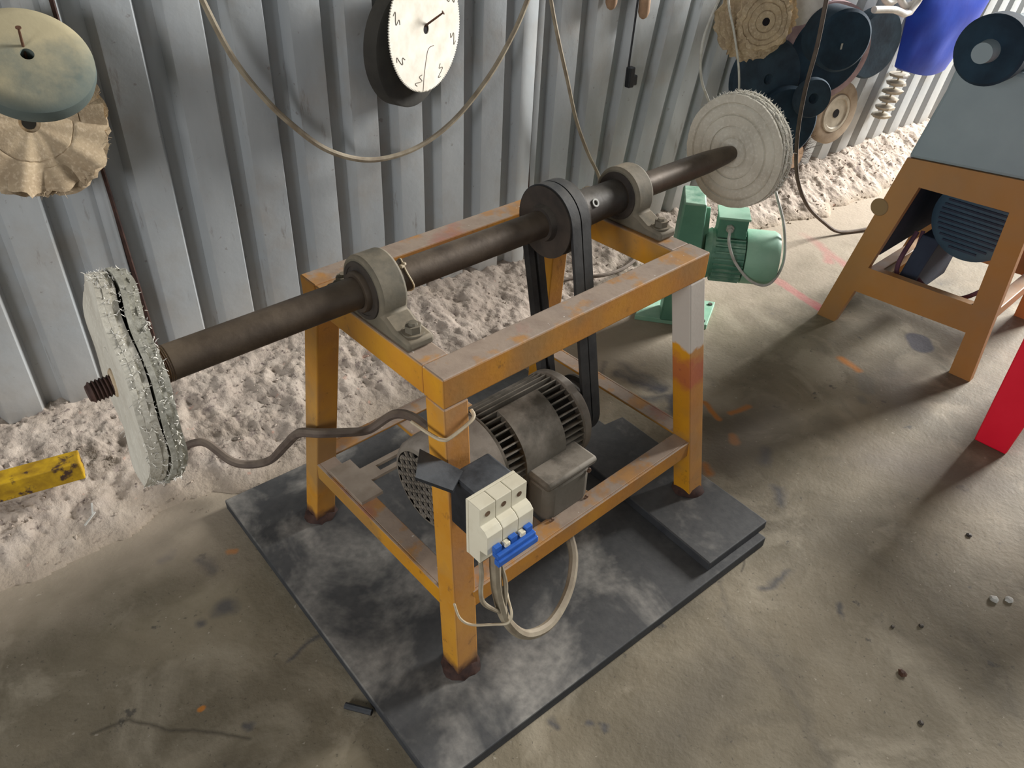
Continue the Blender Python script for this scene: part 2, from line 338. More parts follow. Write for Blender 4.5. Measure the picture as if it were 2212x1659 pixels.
M['roof'] = mat('grey_blocker_sheet', (120, 118, 112), (96, 94, 90), 3, rough=.8)
q = MB(); q.box((-4, -4.5, 3.3), (5.6, 1.9, 3.34)); struct(q.build('ceiling_blocker', 'roof', smooth=0), 'unseen grey sheet roof added to block sky light')  # out of view, added to keep sky light off the floor
q = MB(); q.box((-4.04, -4.5, 0), (-4, 1.9, 3.3)); struct(q.build('wall_left_blocker', 'roof', smooth=0), 'unseen plain grey end wall added to block side light')  # out of view, added to stop light entering from the left
def ribk(s): return float(np.interp(s, [1.85, 2.1, 2.6, 3.3], [.03, .16, .2, .3]))
PER = .1465
def rib(s):   # outward offset of the sheet at s (0 = crest plane, negative into the wall)
    t = (s - .47) % PER      # 0 right edge of a crest
    if t < .014: return -.034 * t / .014
    if t < .0545: return -.034
    if t < .0685: return -.034 * (1 - (t - .0545) / .014)
    return 0.
wall = MB(); wall.box((-4, 1.9, -.05), (-3.98, 1.92, 0))
wroot = bpy.data.objects.new('wall_back', None); COL.objects.link(wroot); WL[wroot.name] = WP(2.5, 0, 0); wroot.location = WP(2.5, 0, 0); struct(wroot, 'corrugated grey sheet metal wall hung with buffing wheels')
edges = [-1.1, .325, 1.615, 2.9, 4.2, 5.45, 6.9]
for i in range(6):
    a, b = edges[i] - .03, edges[i + 1]
    brk = {a, b}
    k0 = int((a - .47) // PER) - 1
    for k in range(k0, k0 + 14):
        for t in (-.002, .0, .002, .012, .014, .016, .0525, .0545, .0565, .0665, .0685, .0705):
            q = .47 + k * PER + t
            if a < q < b: brk.add(q)
    ss = sorted(brk); zs = np.linspace(-.02, 2.3, 13); mb = MB(); ns = len(ss)
    for z in zs:
        for s in ss:
            dent = (float(vnoise(s * 3.1, z * 2.3, 5)) - .5) * .012
            mb.v.append(tuple(WP(s + ribk(s) * (z - .45), rib(s) + dent + (.003 if i % 2 else 0.), z)))
    for j in range(len(zs) - 1):
        for k in range(ns - 1): mb.f.append((j * ns + k, j * ns + k + 1, (j + 1) * ns + k + 1, (j + 1) * ns + k))
    o = mb.build('wall_sheet', 'wall', wroot, smooth=14, fix=False)
    sd = o.modifiers.new('solid', 'SOLIDIFY'); sd.thickness = .002; sd.offset = 1
# overlap seams: one rusty, one a dark strip painting the gap's shade
for s0, s1, z0, z1, r in ((.352, .325, 1.9, .0, .006), (1.612, 1.618, 1.6, .0, .004)):
    mb = MB(); mb.tube([WP(s0 + (s1 - s0) * t + .003 * math.sin(9 * t), .003, z0 + (z1 - z0) * t) for t in np.linspace(0, 1, 20)], r, 6); lab(mb.build('overlap_seam', 'rustd', wroot), 'dark seam strip, rust and painted gap shade')

# lint and dust heap along the wall foot
def heap_w(s): return float(np.interp(s, [-1, .2, .45, .7, 1.3, 1.7, 2.1, 2.6, 3.1, 3.6, 6], [.44, .46, .5, .5, .46, .30, .2, .2, .26, .26, .26]))
def heap_h(s, t):
    s = np.asarray(s, float); t = np.asarray(t, float)
    wd = np.interp(s, [-1, .2, .45, .7, 1.3, 1.7, 2.1, 2.6, 3.1, 3.6, 6], [.44, .46, .5, .5, .46, .30, .2, .2, .26, .26, .26]) + (fbm(s * 5, s * 0 + 3, 3, 4) - .5) * .16
    ht = np.interp(s, [-1, .5, 1.2, 1.6, 2.3, 3.2, 3.8, 6], [.10, .095, .11, .09, .085, .10, .13, .13])
    x = np.clip(1 - t / wd, 0, 1)
    base = ht * x ** .85 + .012 * np.clip(1.12 - t / wd, 0, 1)
    n1 = fbm(s * 20, t * 20, 4, 11); n2 = fbm(s * 62, t * 62, 3, 23); n3 = vnoise(s * 140, t * 140, 31)
    lump = (n1 - .5) * .034 + np.abs(n2 - .5) * -.020 + (n3 - .5) * .005
    return base + lump * np.clip(x * 3, 0, 1) ** .7 - .006 * (x <= 0)
S = np.arange(-.62, 5.2, .0065); T = np.arange(-.03, .60, .0065)
SS, TT = np.meshgrid(S, T); HH = heap_h(SS, np.clip(TT, 0, 1)); HH = np.where(HH < .002, -.01, HH)
hp = MB(); ns = len(S)
X = WA.x + WD.x * SS + WN.x * TT; Y = WA.y + WD.y * SS + WN.y * TT
hp.v = list(map(tuple, np.stack([X, Y, HH], -1).reshape(-1, 3)))
keep = (np.maximum.reduce([HH[:-1, :-1], HH[1:, :-1], HH[:-1, 1:], HH[1:, 1:]]) > 0)
for j in range(len(T) - 1):
    for k in range(ns - 1):
        if keep[j, k]: hp.f.append((j * ns + k, (j + 1) * ns + k, (j + 1) * ns + k + 1, j * ns + k + 1))
def heap_mat():
    g = NT('pale_lint_and_dust'); p = g.pos
    col = g.mix(g.ramp(g.noise(p, 18, 6, .6), .3, .7), (166, 153, 141), (194, 182, 169))
    col = g.mix(g.mth('MULTIPLY', g.ramp(g.noise(p, 7, 5), .5, .7), .5), col, (170, 156, 140))
    col = g.mix(g.mth('MULTIPLY', g.ramp(g.noise(p, 48, 5, .65), .59, .68), .8), col, (98, 86, 84))
    col = g.mix(g.mth('MULTIPLY', g.ramp(g.noise(p, 21, 4, .6), .64, .70), .6), col, (112, 100, 98))
    zt = g.n('SeparateXYZ', {0: p}, out=2)
    col = g.mix(g.mth('SUBTRACT', .85, g.mth('MULTIPLY', g.ramp(g.mth('ADD', zt, g.mth('MULTIPLY', g.noise(p, 12, 4), .03)), .015, .05), .85)), col, (166, 152, 134))
    col = g.mix(g.mth('MULTIPLY', g.ramp(g.noise(p, 25, 2), .70, .76), .7), col, (200, 160, 142))
    x = g.n('SeparateXYZ', {0: p}, out=0)
    grey = g.mth('MULTIPLY', g.ramp(x, .45, .8), g.mth('SUBTRACT', 1., g.ramp(x, 1.6, 2.1)))
    col = g.mix(g.mth('MULTIPLY', grey, .45), col, (150, 138, 128))
    return g.fin(col, .95, 0., (g.noise(p, 110, 4), .5, .006), .1)
M['heap'] = heap_mat()
o = hp.build('lint_heap', 'heap', smooth=60, fix=False); o['kind'] = 'stuff'; tag(o, 'pale heap of lint and polishing dust along the foot of the wall', 'dust heap')
# loose flakes lying on the heap
fk = MB(); rnd = random.Random(3)
for i in range(900):
    s = rnd.uniform(-.3, 4.2); t = rnd.random() ** 1.2 * heap_w(s) * 1.05; r = rnd.uniform(.002, .006) * (1.3 if s > 2.5 else 1)
    z = max(float(heap_h(s, t)), 0) + r * .3; c = WP(s, t, z)
    a = rnd.uniform(0, PI); u = V((math.cos(a), math.sin(a), rnd.uniform(-.5, .5))).normalized(); w_ = u.cross(V((rnd.uniform(-.4, .4), rnd.uniform(-.4, .4), 1))).normalized(); n_ = u.cross(w_)
    q = [c + u * r * rnd.uniform(.8, 1.6), c + w_ * r * rnd.uniform(.5, 1), c - u * r * rnd.uniform(.8, 1.5), c - w_ * r * rnd.uniform(.5, 1), c + n_ * r * .5, c - n_ * r * .5]
    fk.add(q, [(0, 1, 4), (1, 2, 4), (2, 3, 4), (3, 0, 4), (1, 0, 5), (2, 1, 5), (3, 2, 5), (0, 3, 5)])
o = fk.build('lint_flakes', 'heap', smooth=0); o['kind'] = 'stuff'; tag(o, 'loose lint flakes scattered over the dust heap', 'lint')

# ================================================================== BASE BOARDS
def P2(a, b, t): return (a[0] + (b[0] - a[0]) * t, a[1] + (b[1] - a[1]) * t)
bl = [(-.204, -.213), (.735, -.266), (.765, .63), (-.179, .677)]
mb = MB(); mb.hexa([(x, y, 0) for x, y in bl], [(x, y, .03) for x, y in bl])
tag(mb.build('base_board', 'board', bevel=.003, smooth=0), 'large black dusty board lying flat under the polishing machine', 'board')
sl = [(.545, -.236), (.757, -.248), (.79, .24), (.585, .27)]
mb = MB(); mb.hexa([(x, y, .0302) for x, y in sl], [(x, y, .056) for x, y in sl])
tag(mb.build('rubber_slab', 'board', bevel=.003, smooth=0), 'small black slab stacked on the end of the large board', 'board')

# ================================================================== POLISHING MACHINE
L, W, H, h, wd = .68, .4377, .6916, .058, .054
PMR = empty('polishing_machine', (.34, .22, .03), 'orange-framed twin-spindle polishing machine with belt-driven shaft on black board', 'machine')
def rail(name, a, b, m='paint', bev=.003): 
    q = MB(); q.box(a, b); return q.build(name, m, PMR, bevel=bev, smooth=0)
rail('top_rail', (0, 0, H - h), (L, wd, H)); rail('top_rail', (0, W - wd, H - h), (L, W, H))
rail('top_rail', (.0005, wd + .0005, H - h), (wd, W - wd - .0005, H - .0008)); rail('top_rail', (L - wd, wd + .0005, H - h), (L - .0005, W - wd - .0005, H - .0008))
lw = .05
def leg(cx, cy, fx, fy, z0, m='paint'):
    sx_, sy_ = (1 if cx < .3 else -1), (1 if cy < .2 else -1)
    def sq(x, y, z): 
        q = [(x, y, z), (x + sx_ * lw, y, z), (x + sx_ * lw, y + sy_ * lw, z), (x, y + sy_ * lw, z)]
        return q if sx_ * sy_ > 0 else q[::-1]
    q = MB(); q.hexa(sq(fx, fy, z0), sq(cx, cy, H - h - .0005)); o = q.build('leg', m, PMR, bevel=.003, smooth=0)
    # rusty weld blob at the foot
    q = MB(); cx2, cy2 = fx + sx_ * lw / 2, fy + sy_ * lw / 2; r_ = random.Random(int(cx * 100 + cy * 10))
    q.lathe((cx2, cy2, z0 - .0005), (0, 0, 1), [(0, .039), (.004, .038), (.010, .033), (.016, .026)], 20)
    q.v = [(cx2 + (x - cx2) * r_.uniform(.88, 1.1), cy2 + (y - cy2) * r_.uniform(.88, 1.1), z) for x, y, z in q.v]
    lab(q.build('foot_weld', 'rustd', o), 'rusty weld at the foot')
leg(0, 0, -.046, -.076, .031); leg(0, W, -.047, W + .075, .031); leg(L, 0, L + .047, -.078, .057, 'paintw'); leg(L, W, L + .047, W + .075, .031)
def legx(z): t = (H - h - z) / (H - h - .03); return .046 * t, .077 * t
z0, z1 = .182, .226; ex, ey = legx(.2); an = .006
def angle(a, b, inn):   # angle-iron rail: vertical flange on the outer line a-b, horizontal flange inward
    a, b, inn = V(a), V(b), V(inn); q = MB()
    q.hexa([a + UP * z0, b + UP * z0, b + inn * an + UP * z0, a + inn * an + UP * z0], [a + UP * z1, b + UP * z1, b + inn * an + UP * z1, a + inn * an + UP * z1])
    q.hexa([a + inn * an + UP * (z1 - an), b + inn * an + UP * (z1 - an), b + inn * .045 + UP * (z1 - an), a + inn * .045 + UP * (z1 - an)], [a + inn * an + UP * z1, b + inn * an + UP * z1, b + inn * .045 + UP * z1, a + inn * .045 + UP * z1])
    return q.build('lower_rail', 'paint', PMR, bevel=.0015, smooth=0)
angle((-ex + .045, -ey + .002, 0), (L + ex - .045, -ey + .002, 0), (0, 1, 0))
angle((-ex + .045, W + ey - .002, 0), (L + ex - .045, W + ey - .002, 0), (0, -1, 0))
angle((-ex + .002, -ey + .045, 0), (-ex + .002, W + ey - .045, 0), (1, 0, 0))
angle((L + ex - .002, -ey + .045, 0), (L + ex - .002, W + ey - .045, 0), (-1, 0, 0))
# shaft
AY, AZ = .2189, .752
q = MB(); q.lathe((-.352, AY, AZ), (1, 0, 0), [(0, .0255), (.032, .0255), (.027, .027), (1.207, .027), (1.30, .0255), (1.37, .021), (1.399, .016)], 40)
SH = q.build('shaft', 'steel', PMR, smooth=30)
q = MB(); pr = []
for i in range(9): pr += [(i * .0028, .0262), (i * .0028 + .0014, .0278)]
q.lathe((-.3435, AY, AZ), (1, 0, 0), pr, 32); lab(q.build('threaded_end', 'thread', SH, smooth=0), 'brown threaded shaft end')
q = MB(); pr = [(0, .011)]
for i in range(12): pr += [(.003 + i * .005, .0125), (.0055 + i * .005, .0155)]
pr.append((.064, .0125)); q.lathe((-.428, AY, AZ - .002), (1, 0, 0), pr, 20); lab(q.build('threaded_stub', 'rustd', SH, smooth=0), 'dark threaded stub through the wheel')
q = MB(); q.lathe((.478, AY, AZ), (1, 0, 0), [(0, .040), (.05, .038), (.10, .036), (.148, .036)], 36); SLV = q.build('pulley_sleeve', 'steeldk', SH, smooth=30)
q = MB(); nn = V((0, math.cos(2.53), math.sin(2.53))); c0 = V((.530, AY, AZ)) + nn * .0365
q.lathe(c0, nn, [(0, .0085), (.004, .0085), (.004, .0052), (.001, .0052)], 16, caps=False); lab(q.build('set_screw', 'cord_w', SLV), 'pale ring of the set screw')
q = MB(); q.tube([V((.085, AY, AZ)) + V((0, math.cos(a), math.sin(a))) * .0282 + V((.006 * math.sin(a * 2), 0, 0)) for a in np.linspace(0, 2 * PI, 24, endpoint=False)], .0016, 5, closed=True)
lab(q.build('wire_wrap', 'wire', SH), 'pale wire wrapped round the shaft')
q = MB(); 
for k in range(2):
    a = 1.9 + .12 * k; r_ = .0265; c = V((.083 - .007 * (k % 3), AY + math.cos(a) * r_, AZ + math.sin(a) * r_)); q.lathe(c, (0, math.cos(a), math.sin(a)), [(-.001, .004), (.002, .0045), (.004, .002)], 7)
lab(q.build('glue_blob', 'wire', SH), 'pale glue blob on the shaft')
# pillow blocks
def pillow(x0, x1, rr):
    xc = (x0 + x1) / 2; zb = H + .0005; r0 = .060
    pts = []
    for y, z in ((-.127, 0), (-.127, .018), (-.085, .022), (-.062, .034)): pts.append((y, z))
    for a in np.linspace(PI + .42, -.42, 26): pts.append((math.cos(a) * r0, AZ - zb + math.sin(a) * r0))
    for y, z in ((.062, .034), (.085, .022), (.127, .018), (.127, 0)): pts.append((y, z))
    q = MB(); q.prism([(x0, AY + y, zb + z) for y, z in pts], (x1 - x0, 0, 0))
    o = q.build('pillow_block', 'cast', PMR, bevel=.006, smooth=50)
    q = MB(); q.lathe((x0 - .003, AY, AZ), (1, 0, 0), [(0, .043), (0, .050), (.008, .052)], 40, caps=False); q.lathe((x0 - .0022, AY, AZ), (1, 0, 0), [(0, .027), (0, .046)], 40, caps=False)
    lab(q.build('bearing_recess', 'steeldk', o), 'dark greasy bearing recess')
    q = MB(); q.lathe((x0 - .012, AY, AZ), (1, 0, 0), [(0, .0275), (0, .034), (.003, .0355), (.012, .0355)], 36, caps=False); lab(q.build('bearing_insert', 'steel', o), 'dark steel bearing collar')
    for sy_ in (-1, 1):
        c = (xc, AY + sy_ * .105, zb + .0195)
        q = MB(); q.lathe(c, (0, 0, 1), [(0, .019), (.003, .019)], 20); q.lathe((c[0], c[1], c[2] + .003), (0, 0, 1), [(0, .014), (.012, .014)], 6); q.lathe((c[0], c[1], c[2] + .015), (0, 0, 1), [(0, .008), (.005, .007)], 10)
        q.build('mounting_bolt', 'cast', o, smooth=30)
pillow(.003, .055, 0); pillow(.632, .682, 0)
# pulley with belts
PX0, PX1 = .420, .478
pr = [(0, .072), (.004, .072), (.009, .064), (.0205, .064), (.0255, .072), (.030, .072), (.035, .064), (.0465, .064), (.052, .072), (.058, .072)]
q = MB(); q.lathe((PX0, AY, AZ), (1, 0, 0), pr, 64); q.lathe((PX0 - .012, AY, AZ), (1, 0, 0), [(0, .034), (.0119, .037)], 40); q.build('pulley', 'steeldk', PMR, smooth=30)
MY, MZ, MR = .137, .335, .062
def belt(xc):
    # open belt loop round both pulleys
    c1, r1, c2, r2 = np.array([AY, AZ]), .070, np.array([MY, MZ]), MR + .003
    dv = c2 - c1; D = np.hypot(*dv); base = math.atan2(dv[1], dv[0]); be = math.acos((r1 - r2) / D)
    loop = []
    for a in np.linspace(base + be, base + 2 * PI - be, 40): loop.append((c1[0] + r1 * math.cos(a), c1[1] + r1 * math.sin(a), math.cos(a), math.sin(a)))
    for a in np.linspace(base - be, base + be, 30): loop.append((c2[0] + r2 * math.cos(a), c2[1] + r2 * math.sin(a), math.cos(a), math.sin(a)))
    q = MB(); n_ = len(loop)
    for y, z, ny, nz_ in loop:
        for dx, dr in ((-.0115, .005), (.0115, .005), (.0075, -.0065), (-.0075, -.0065)): q.v.append((xc + dx, y + ny * dr, z + nz_ * dr))
    for i in range(n_):
        j = (i + 1) % n_
        for k in range(4): q.f.append((i * 4 + k, i * 4 + (k + 1) % 4, j * 4 + (k + 1) % 4, j * 4 + k))
    lab(q.build('drive_belt', 'rubber', PMR, smooth=40), 'black v-belt')
belt(PX0 + .0147); belt(PX0 + .0408)
# motor
FX = .040
q = MB(); q.lathe((.172, MY, MZ), (1, 0, 0), [(0, .084), (.232, .084)], 48); MO = q.build('motor', 'motordk', PMR, smooth=30); lab(MO, 'grimy finned electric motor')
nf = 40
for k in range(nf):
    a = 2 * PI * k / nf + .05
    dy, dz = math.cos(a), math.sin(a)
    q = MB(); t = V((0, -dz, dy)); r_ = V((0, dy, dz)); c = V((.288, MY, MZ)) + r_ * .0905
    q.obox(c, (1, 0, 0), t, r_, .108, .0017, .0085); q.build('cooling_fin', 'motor', MO, smooth=0)
# smooth boss over the middle of the fins, upper working side
q = MB(); A0, A1 = math.radians(95), math.radians(205); na = 18
for xx in (.225, .335):
    for rr in (.086, .1025):
        for a in np.linspace(A0, A1, na): q.v.append((xx, MY + rr * math.cos(a), MZ + rr * math.sin(a)))
for i in range(na - 1):
    q.f += [(na + i, na + i + 1, 3 * na + i + 1, 3 * na + i), (i, i + 1, na + i + 1, na + i), (2 * na + i, 3 * na + i, 3 * na + i + 1, 2 * na + i + 1)]
q.f += [(0, na, 3 * na, 2 * na), (na - 1, 2 * na - 1, 4 * na - 1, 3 * na - 1)]
q.build('name_plate_boss', 'motor', MO, smooth=30)
q = MB(); q.lathe((.392, MY, MZ), (1, 0, 0), [(0, .098), (.004, .101), (.020, .101), (.028, .094), (.030, .05), (.034, .03)], 48); q.build('end_shield', 'fancov', MO, smooth=35)
q = MB(); q.lathe((.172, MY, MZ), (1, 0, 0), [(0, .100), (.010, .1015), (.013, .0965)], 48); q.build('rear_shield', 'motor', MO, smooth=35)
q = MB(); q.lathe((FX, MY, MZ), (1, 0, 0), [(.0, .080), (.002, .088), (.012, .096), (.04, .1005), (.175 - FX, .1025), (.175 - FX, .1005), (.012, .094), (.004, .080)], 56, caps=False); q.build('fan_cover', 'fancov', MO, smooth=35)
q = MB(); q.lathe((FX + .009, MY, MZ), (1, 0, 0), [(0, .081), (.002, .081)], 40); q.build('fan_recess', 'motordk', MO)
q = MB(); hs = .0105
for i in range(-6, 7):
    for j in range(-6, 7):
        cy = hs * 1.5 * i * 1.155; cz = hs * (j + (.5 if i % 2 else 0)) * 2
        for k in range(3):
            a0 = PI / 3 * k; a1 = PI / 3 * (k + 1); rr = hs * 1.155
            p0 = V((FX, MY + cy + rr * math.cos(a0), MZ + cz + rr * math.sin(a0))); p1 = V((FX, MY + cy + rr * math.cos(a1), MZ + cz + rr * math.sin(a1)))
            if max(math.hypot(p0.y - MY, p0.z - MZ), math.hypot(p1.y - MY, p1.z - MZ)) < .081:
                dr = (p1 - p0).normalized(); q.obox((p0 + p1) / 2, dr, V((1, 0, 0)).cross(dr), (1, 0, 0), (p1 - p0).length / 2, .0030, .002)
o = q.build('fan_grille', 'fancov', MO, smooth=0); o['kind'] = 'stuff'
q = MB(); q.box((.236, -.018, .212), (.362, .055, .325)); TB = q.build('terminal_box', 'motor', MO, bevel=.02, smooth=40)
q = MB(); q.box((.228, -.024, .318), (.370, .058, .336)); q.build('terminal_lid', 'motor', TB, bevel=.007, smooth=40)
for x, z in ((.248, .228), (.350, .228), (.350, .306)):
    q = MB(); q.lathe((x, -.0185, z), (0, -1, 0), [(0, .006), (.004, .005)], 10); q.build('lid_screw', 'screw', TB)
q = MB(); q.lathe((.300, .012, .212), (0, 0, -1), [(-.002, .014), (.010, .014), (.011, .010), (.022, .010)], 14); q.build('cable_gland', 'rustd', TB)
for y in (.058, .198):
    q = MB(); q.box((.19, y - .02, .2265), (.375, y + .03, .238)); q.box((.20, y - .004, .238), (.365, y + .012, .265)); q.build('motor_foot', 'motor', MO, bevel=.002, smooth=0)
pr2 = [(0, MR), (.004, MR), (.009, MR - .008), (.0205, MR - .008), (.0255, MR), (.030, MR), (.035, MR - .008), (.0465, MR - .008), (.052, MR), (.058, MR)]
q = MB(); q.lathe((PX0, MY, MZ), (1, 0, 0), pr2, 48); q.build('motor_pulley', 'rubber', MO, smooth=30)
# motor carrier bars with slot
def slotbar(x0, x1, y0, y1, sl):
    q = MB(); zt, zb2 = z1 + .0065, z1 + .0005; xm = (x0 + x1) / 2
    q.box((x0, y0, zb2), (x1, sl[0], zt)); q.box((x0, sl[1], zb2), (x1, y1, zt)); q.box((x0, sl[0], zb2), (xm - .006, sl[1], zt)); q.box((xm + .006, sl[0], zb2), (x1, sl[1], zt))
    return q
q = MB(); zt = z1 + .008
q.box((-ex + .01, .27, z1 + .0005), (.03, .40, zt)); q.box((.03, .315, z1 + .0005), (.062, .36, zt)); q.box((.062, .315, z1 + .0005), (.122, .328, zt)); q.box((.062, .347, z1 + .0005), (.122, .36, zt)); q.box((.122, .315, z1 + .0005), (.138, .36, zt))
lab(q.build('slotted_bracket', 'plate', PMR, smooth=0), 'dusty slotted motor bracket')
for x0 in (.195, .335):
    q = MB(); q.box((x0, -ey + .003, z1 - .02), (x0 + .04, W + ey - .003, z1 - .008)); q.build('motor_crossbar', 'paint', PMR, bevel=.0015, smooth=0)
# breaker
q = MB(); q.box((-.020, -.098, .425), (.062, -.035, .535)); BB = q.build('breaker_box', 'blkplastic', PMR, bevel=.004, smooth=0); lab(BB, 'black box behind the breaker')
q = MB(); q.hexa([(-.075, -.02, .545), (-.04, -.07, .53), (.0, -.045, .53), (-.03, .03, .545)], [(-.075, -.02, .551), (-.04, -.07, .537), (.0, -.045, .537), (-.03, .03, .551)]); q.build('rubber_flap', 'blkplastic', BB, smooth=0)
BRK = MB(); BRK.box((-.038, -.104, .418), (.061, -.0985, .540)); CB = BRK.build('circuit_breaker', 'white', PMR, bevel=.001, smooth=0); lab(CB, 'cream three-pole circuit breaker')
for i in range(3):
    x0 = -.038 + i * .033 + .0005; x1 = x0 + .032
    prof = [(-.1045, .418), (-.132, .418), (-.132, .448), (-.150, .452), (-.150, .492), (-.142, .500), (-.132, .503), (-.132, .540), (-.1045, .540)]
    q = MB(); q.prism([(x0, y, z) for y, z in prof], (x1 - x0, 0, 0)); mo = q.build('breaker_module', 'white', CB, bevel=.001, smooth=0)
    for zz in (.522,):
        q = MB(); q.lathe(((x0 + x1) / 2, -.1318, zz), (0, -1, 0), [(0, .0052), (.0006, .0052)], 14); q.build('terminal_screw', 'screw', CB)
q = MB(); q.box((-.028, -.166, .446), (.054, -.1505, .456))
q.box((-.030, -.170, .434), (.056, -.158, .447))
lab(q.build('toggle_bar', 'blue', CB, bevel=.002, smooth=0), 'blue toggle bar')
for i in range(2):
    q = MB(); x0 = -.008 + i * .033; q.box((x0, -.1605, .4565), (x0 + .011, -.1505, .466)); q.build('toggle_clip', 'white', CB, bevel=.002, smooth=0)
for i in range(3):
    q = MB(); x0 = -.028 + i * .033; q.box((x0, -.159, .4565), (x0 + .014, -.1505, .468)); q.build('toggle_tab', 'blue', CB, bevel=.001, smooth=0)
# cables of the machine
def cable(name, pts, r, m, parent=PMR, sub=8, seg=8, label=None):
    q = MB(); q.tube(spline(pts, sub), r, seg); o = q.build(name, m, parent)
    if label: lab(o, label)
    return o
cable('motor_cable', [(.30, .012, .20), (.298, -.02, .165), (.27, -.07, .14), (.21, -.115, .12), (.13, -.145, .12), (.06, -.15, .155), (.02, -.14, .22), (.005, -.13, .30), (.002, -.125, .37), (.005, -.122, .418)], .0100, 'cable', label='dusty cable looping from motor to breaker')
for i, (dx, bend) in enumerate(((-.028, -.02), (.012, .012))):
    cable('cable_core', [(.012, -.137, .25), (dx * .5 + bend, -.135, .32), (dx, -.125, .38), (dx, -.12, .418)], .0042, 'cable')
cable('tie_wire', [(-.047, -.072, .262), (-.045, -.085, .232), (-.03, -.10, .215), (-.005, -.13, .225), (.012, -.150, .235), (.022, -.148, .25), (.03, -.13, .265), (.045, -.105, .268)], .0024, 'wire', label='pale wire tying the cable to the leg')
cable('supply_cable', [(-.215, .90, .015), (-.19, .885, .06), (-.165, .86, .085), (-.141, .829, .09), (-.12, .75, .075), (-.088, .717, .065), (-.05, .67, .09), (-.05, .55, .22), (-.05, .46, .315), (-.03, .405, .34), (.025, .40, .315), (.085, .40, .29), (.13, .36, .335), (.14, .29, .36), (.10, .16, .41), (.05, .06, .46), (.03, -.03, .49)], .0105, 'cabledk', label='grey supply cable sagging to the lint heap')
cable('binding_wire', [(-.022, .06, .585), (-.018, .01, .586), (-.013, -.012, .588), (.0, -.017, .590), (.046, -.015, .602), (.055, .0, .607)], .0032, 'wire', label='pale wire bound round the leg')

# ------------------------------------------------------------------ buffing wheels
def basis(ax):
    ax = V(ax).normalized(); u = ax.cross(UP); u = u.normalized() if u.length > 1e-4 else V((1, 0, 0)); return ax, u, ax.cross(u) * -1
def cloth_disc(c, ax, r, th, hole=.012, nt=120, nr=26, seed=0, rag=.02, warp=.003, grooves=(), gd=.0016, wf=3, ws=None, rim=.35, gw=.003):
    """a round cloth layer with a ragged rim, stitched rings and a slight wave"""
    ax, u, w_ = basis(ax); c = V(c); q = MB()
    rads = np.linspace(hole, r, nr)
    if len(grooves):
        extra = [g_ + d_ for g_ in grooves for d_ in (-gw, 0, gw)]
        rads = np.array(sorted(set([round(float(v), 5) for v in rads] + [round(e, 5) for e in extra if hole < e < r])))
    nr = len(rads)
    for side in (1, -1):
        for rr in rads:
            for k in range(nt):
                a = 2 * PI * k / nt; f = (rr / r)
                rg = 1 + rag * f ** 3 * (float(vnoise(k * .9, seed * 7.3, seed)) - .5) * 2
                wv = warp * f * f * (math.sin(wf * a + (seed if ws is None else ws)) + .6 * math.sin((wf * 2 + 1) * a + 2 * (seed if ws is None else ws)))
                t = th / 2 * side * (1 - rim * f ** 6)
                if any(abs(rr - g_) < .0005 for g_ in grooves): t -= side * gd
                p = c + ax * (t + wv) + (u * math.cos(a) + w_ * math.sin(a)) * rr * rg
                q.v.append(tuple(p))
    o2 = nr * nt
    for i in range(nr - 1):
        for k in range(nt):
            k2 = (k + 1) % nt
            q.f.append((i * nt + k, i * nt + k2, (i + 1) * nt + k2, (i + 1) * nt + k)); q.f.append((o2 + i * nt + k, o2 + (i + 1) * nt + k, o2 + (i + 1) * nt + k2, o2 + i * nt + k2))
    for k in range(nt):
        k2 = (k + 1) % nt
        q.f.append(((nr - 1) * nt + k, (nr - 1) * nt + k2, o2 + (nr - 1) * nt + k2, o2 + (nr - 1) * nt + k)); q.f.append((k2, k, o2 + k, o2 + k2))
    return q
def fringe(c, ax, r, th, a0, a1, n_, ln, seed=1, out=.6):
    ax, u, w_ = basis(ax); c = V(c); q = MB(); rd = random.Random(seed)
    for i in range(n_):
        a = rd.uniform(a0, a1); er = u * math.cos(a) + w_ * math.sin(a); et = -u * math.sin(a) + w_ * math.cos(a)
        p = c + er * (r * rd.uniform(.96, 1.0)) + ax * rd.uniform(-th, th); l = ln * rd.uniform(.3, 1.)
        d_ = (er * out + et * rd.uniform(-1, 1) + ax * rd.uniform(-.7, .7)).normalized(); pts = [p]
        for k in range(3): d_ = (d_ + V((rd.uniform(-.5, .5), rd.uniform(-.5, .5), rd.uniform(-.5, .4)))).normalized(); pts.append(pts[-1] + d_ * l / 3)
        q.tube(pts, [.0006, .0006, .0005, .0003], 3)
    return q
# far wheel
wx = V((1.05, AY, AZ)); WR = cloth_disc(wx, (1, 0, 0), .133, .010, .0105, 140, 22, 3, .006, .002, (.036, .062, .088, .113), .0034, 3, None, .35, .008).build('buffing_wheel', 'cloth', PMR, smooth=50); lab(WR, 'white stitched cloth buffing wheel on the tapered spindle')
for k in range(4): cloth_disc(wx + V((.009 + .0085 * k, 0, 0)), (1, 0, 0), .134 + .0015 * (k % 2), .008, .013, 140, 10, 5 + k, .012, .003).build('cloth_layer', 'cloth', WR, smooth=50)
o = fringe(wx + V((.024, 0, 0)), (1, 0, 0), .134, .018, -.6, 2.6, 900, .012, 4).build('frayed_edge', 'fringe', WR, fix=False); o['kind'] = 'stuff'
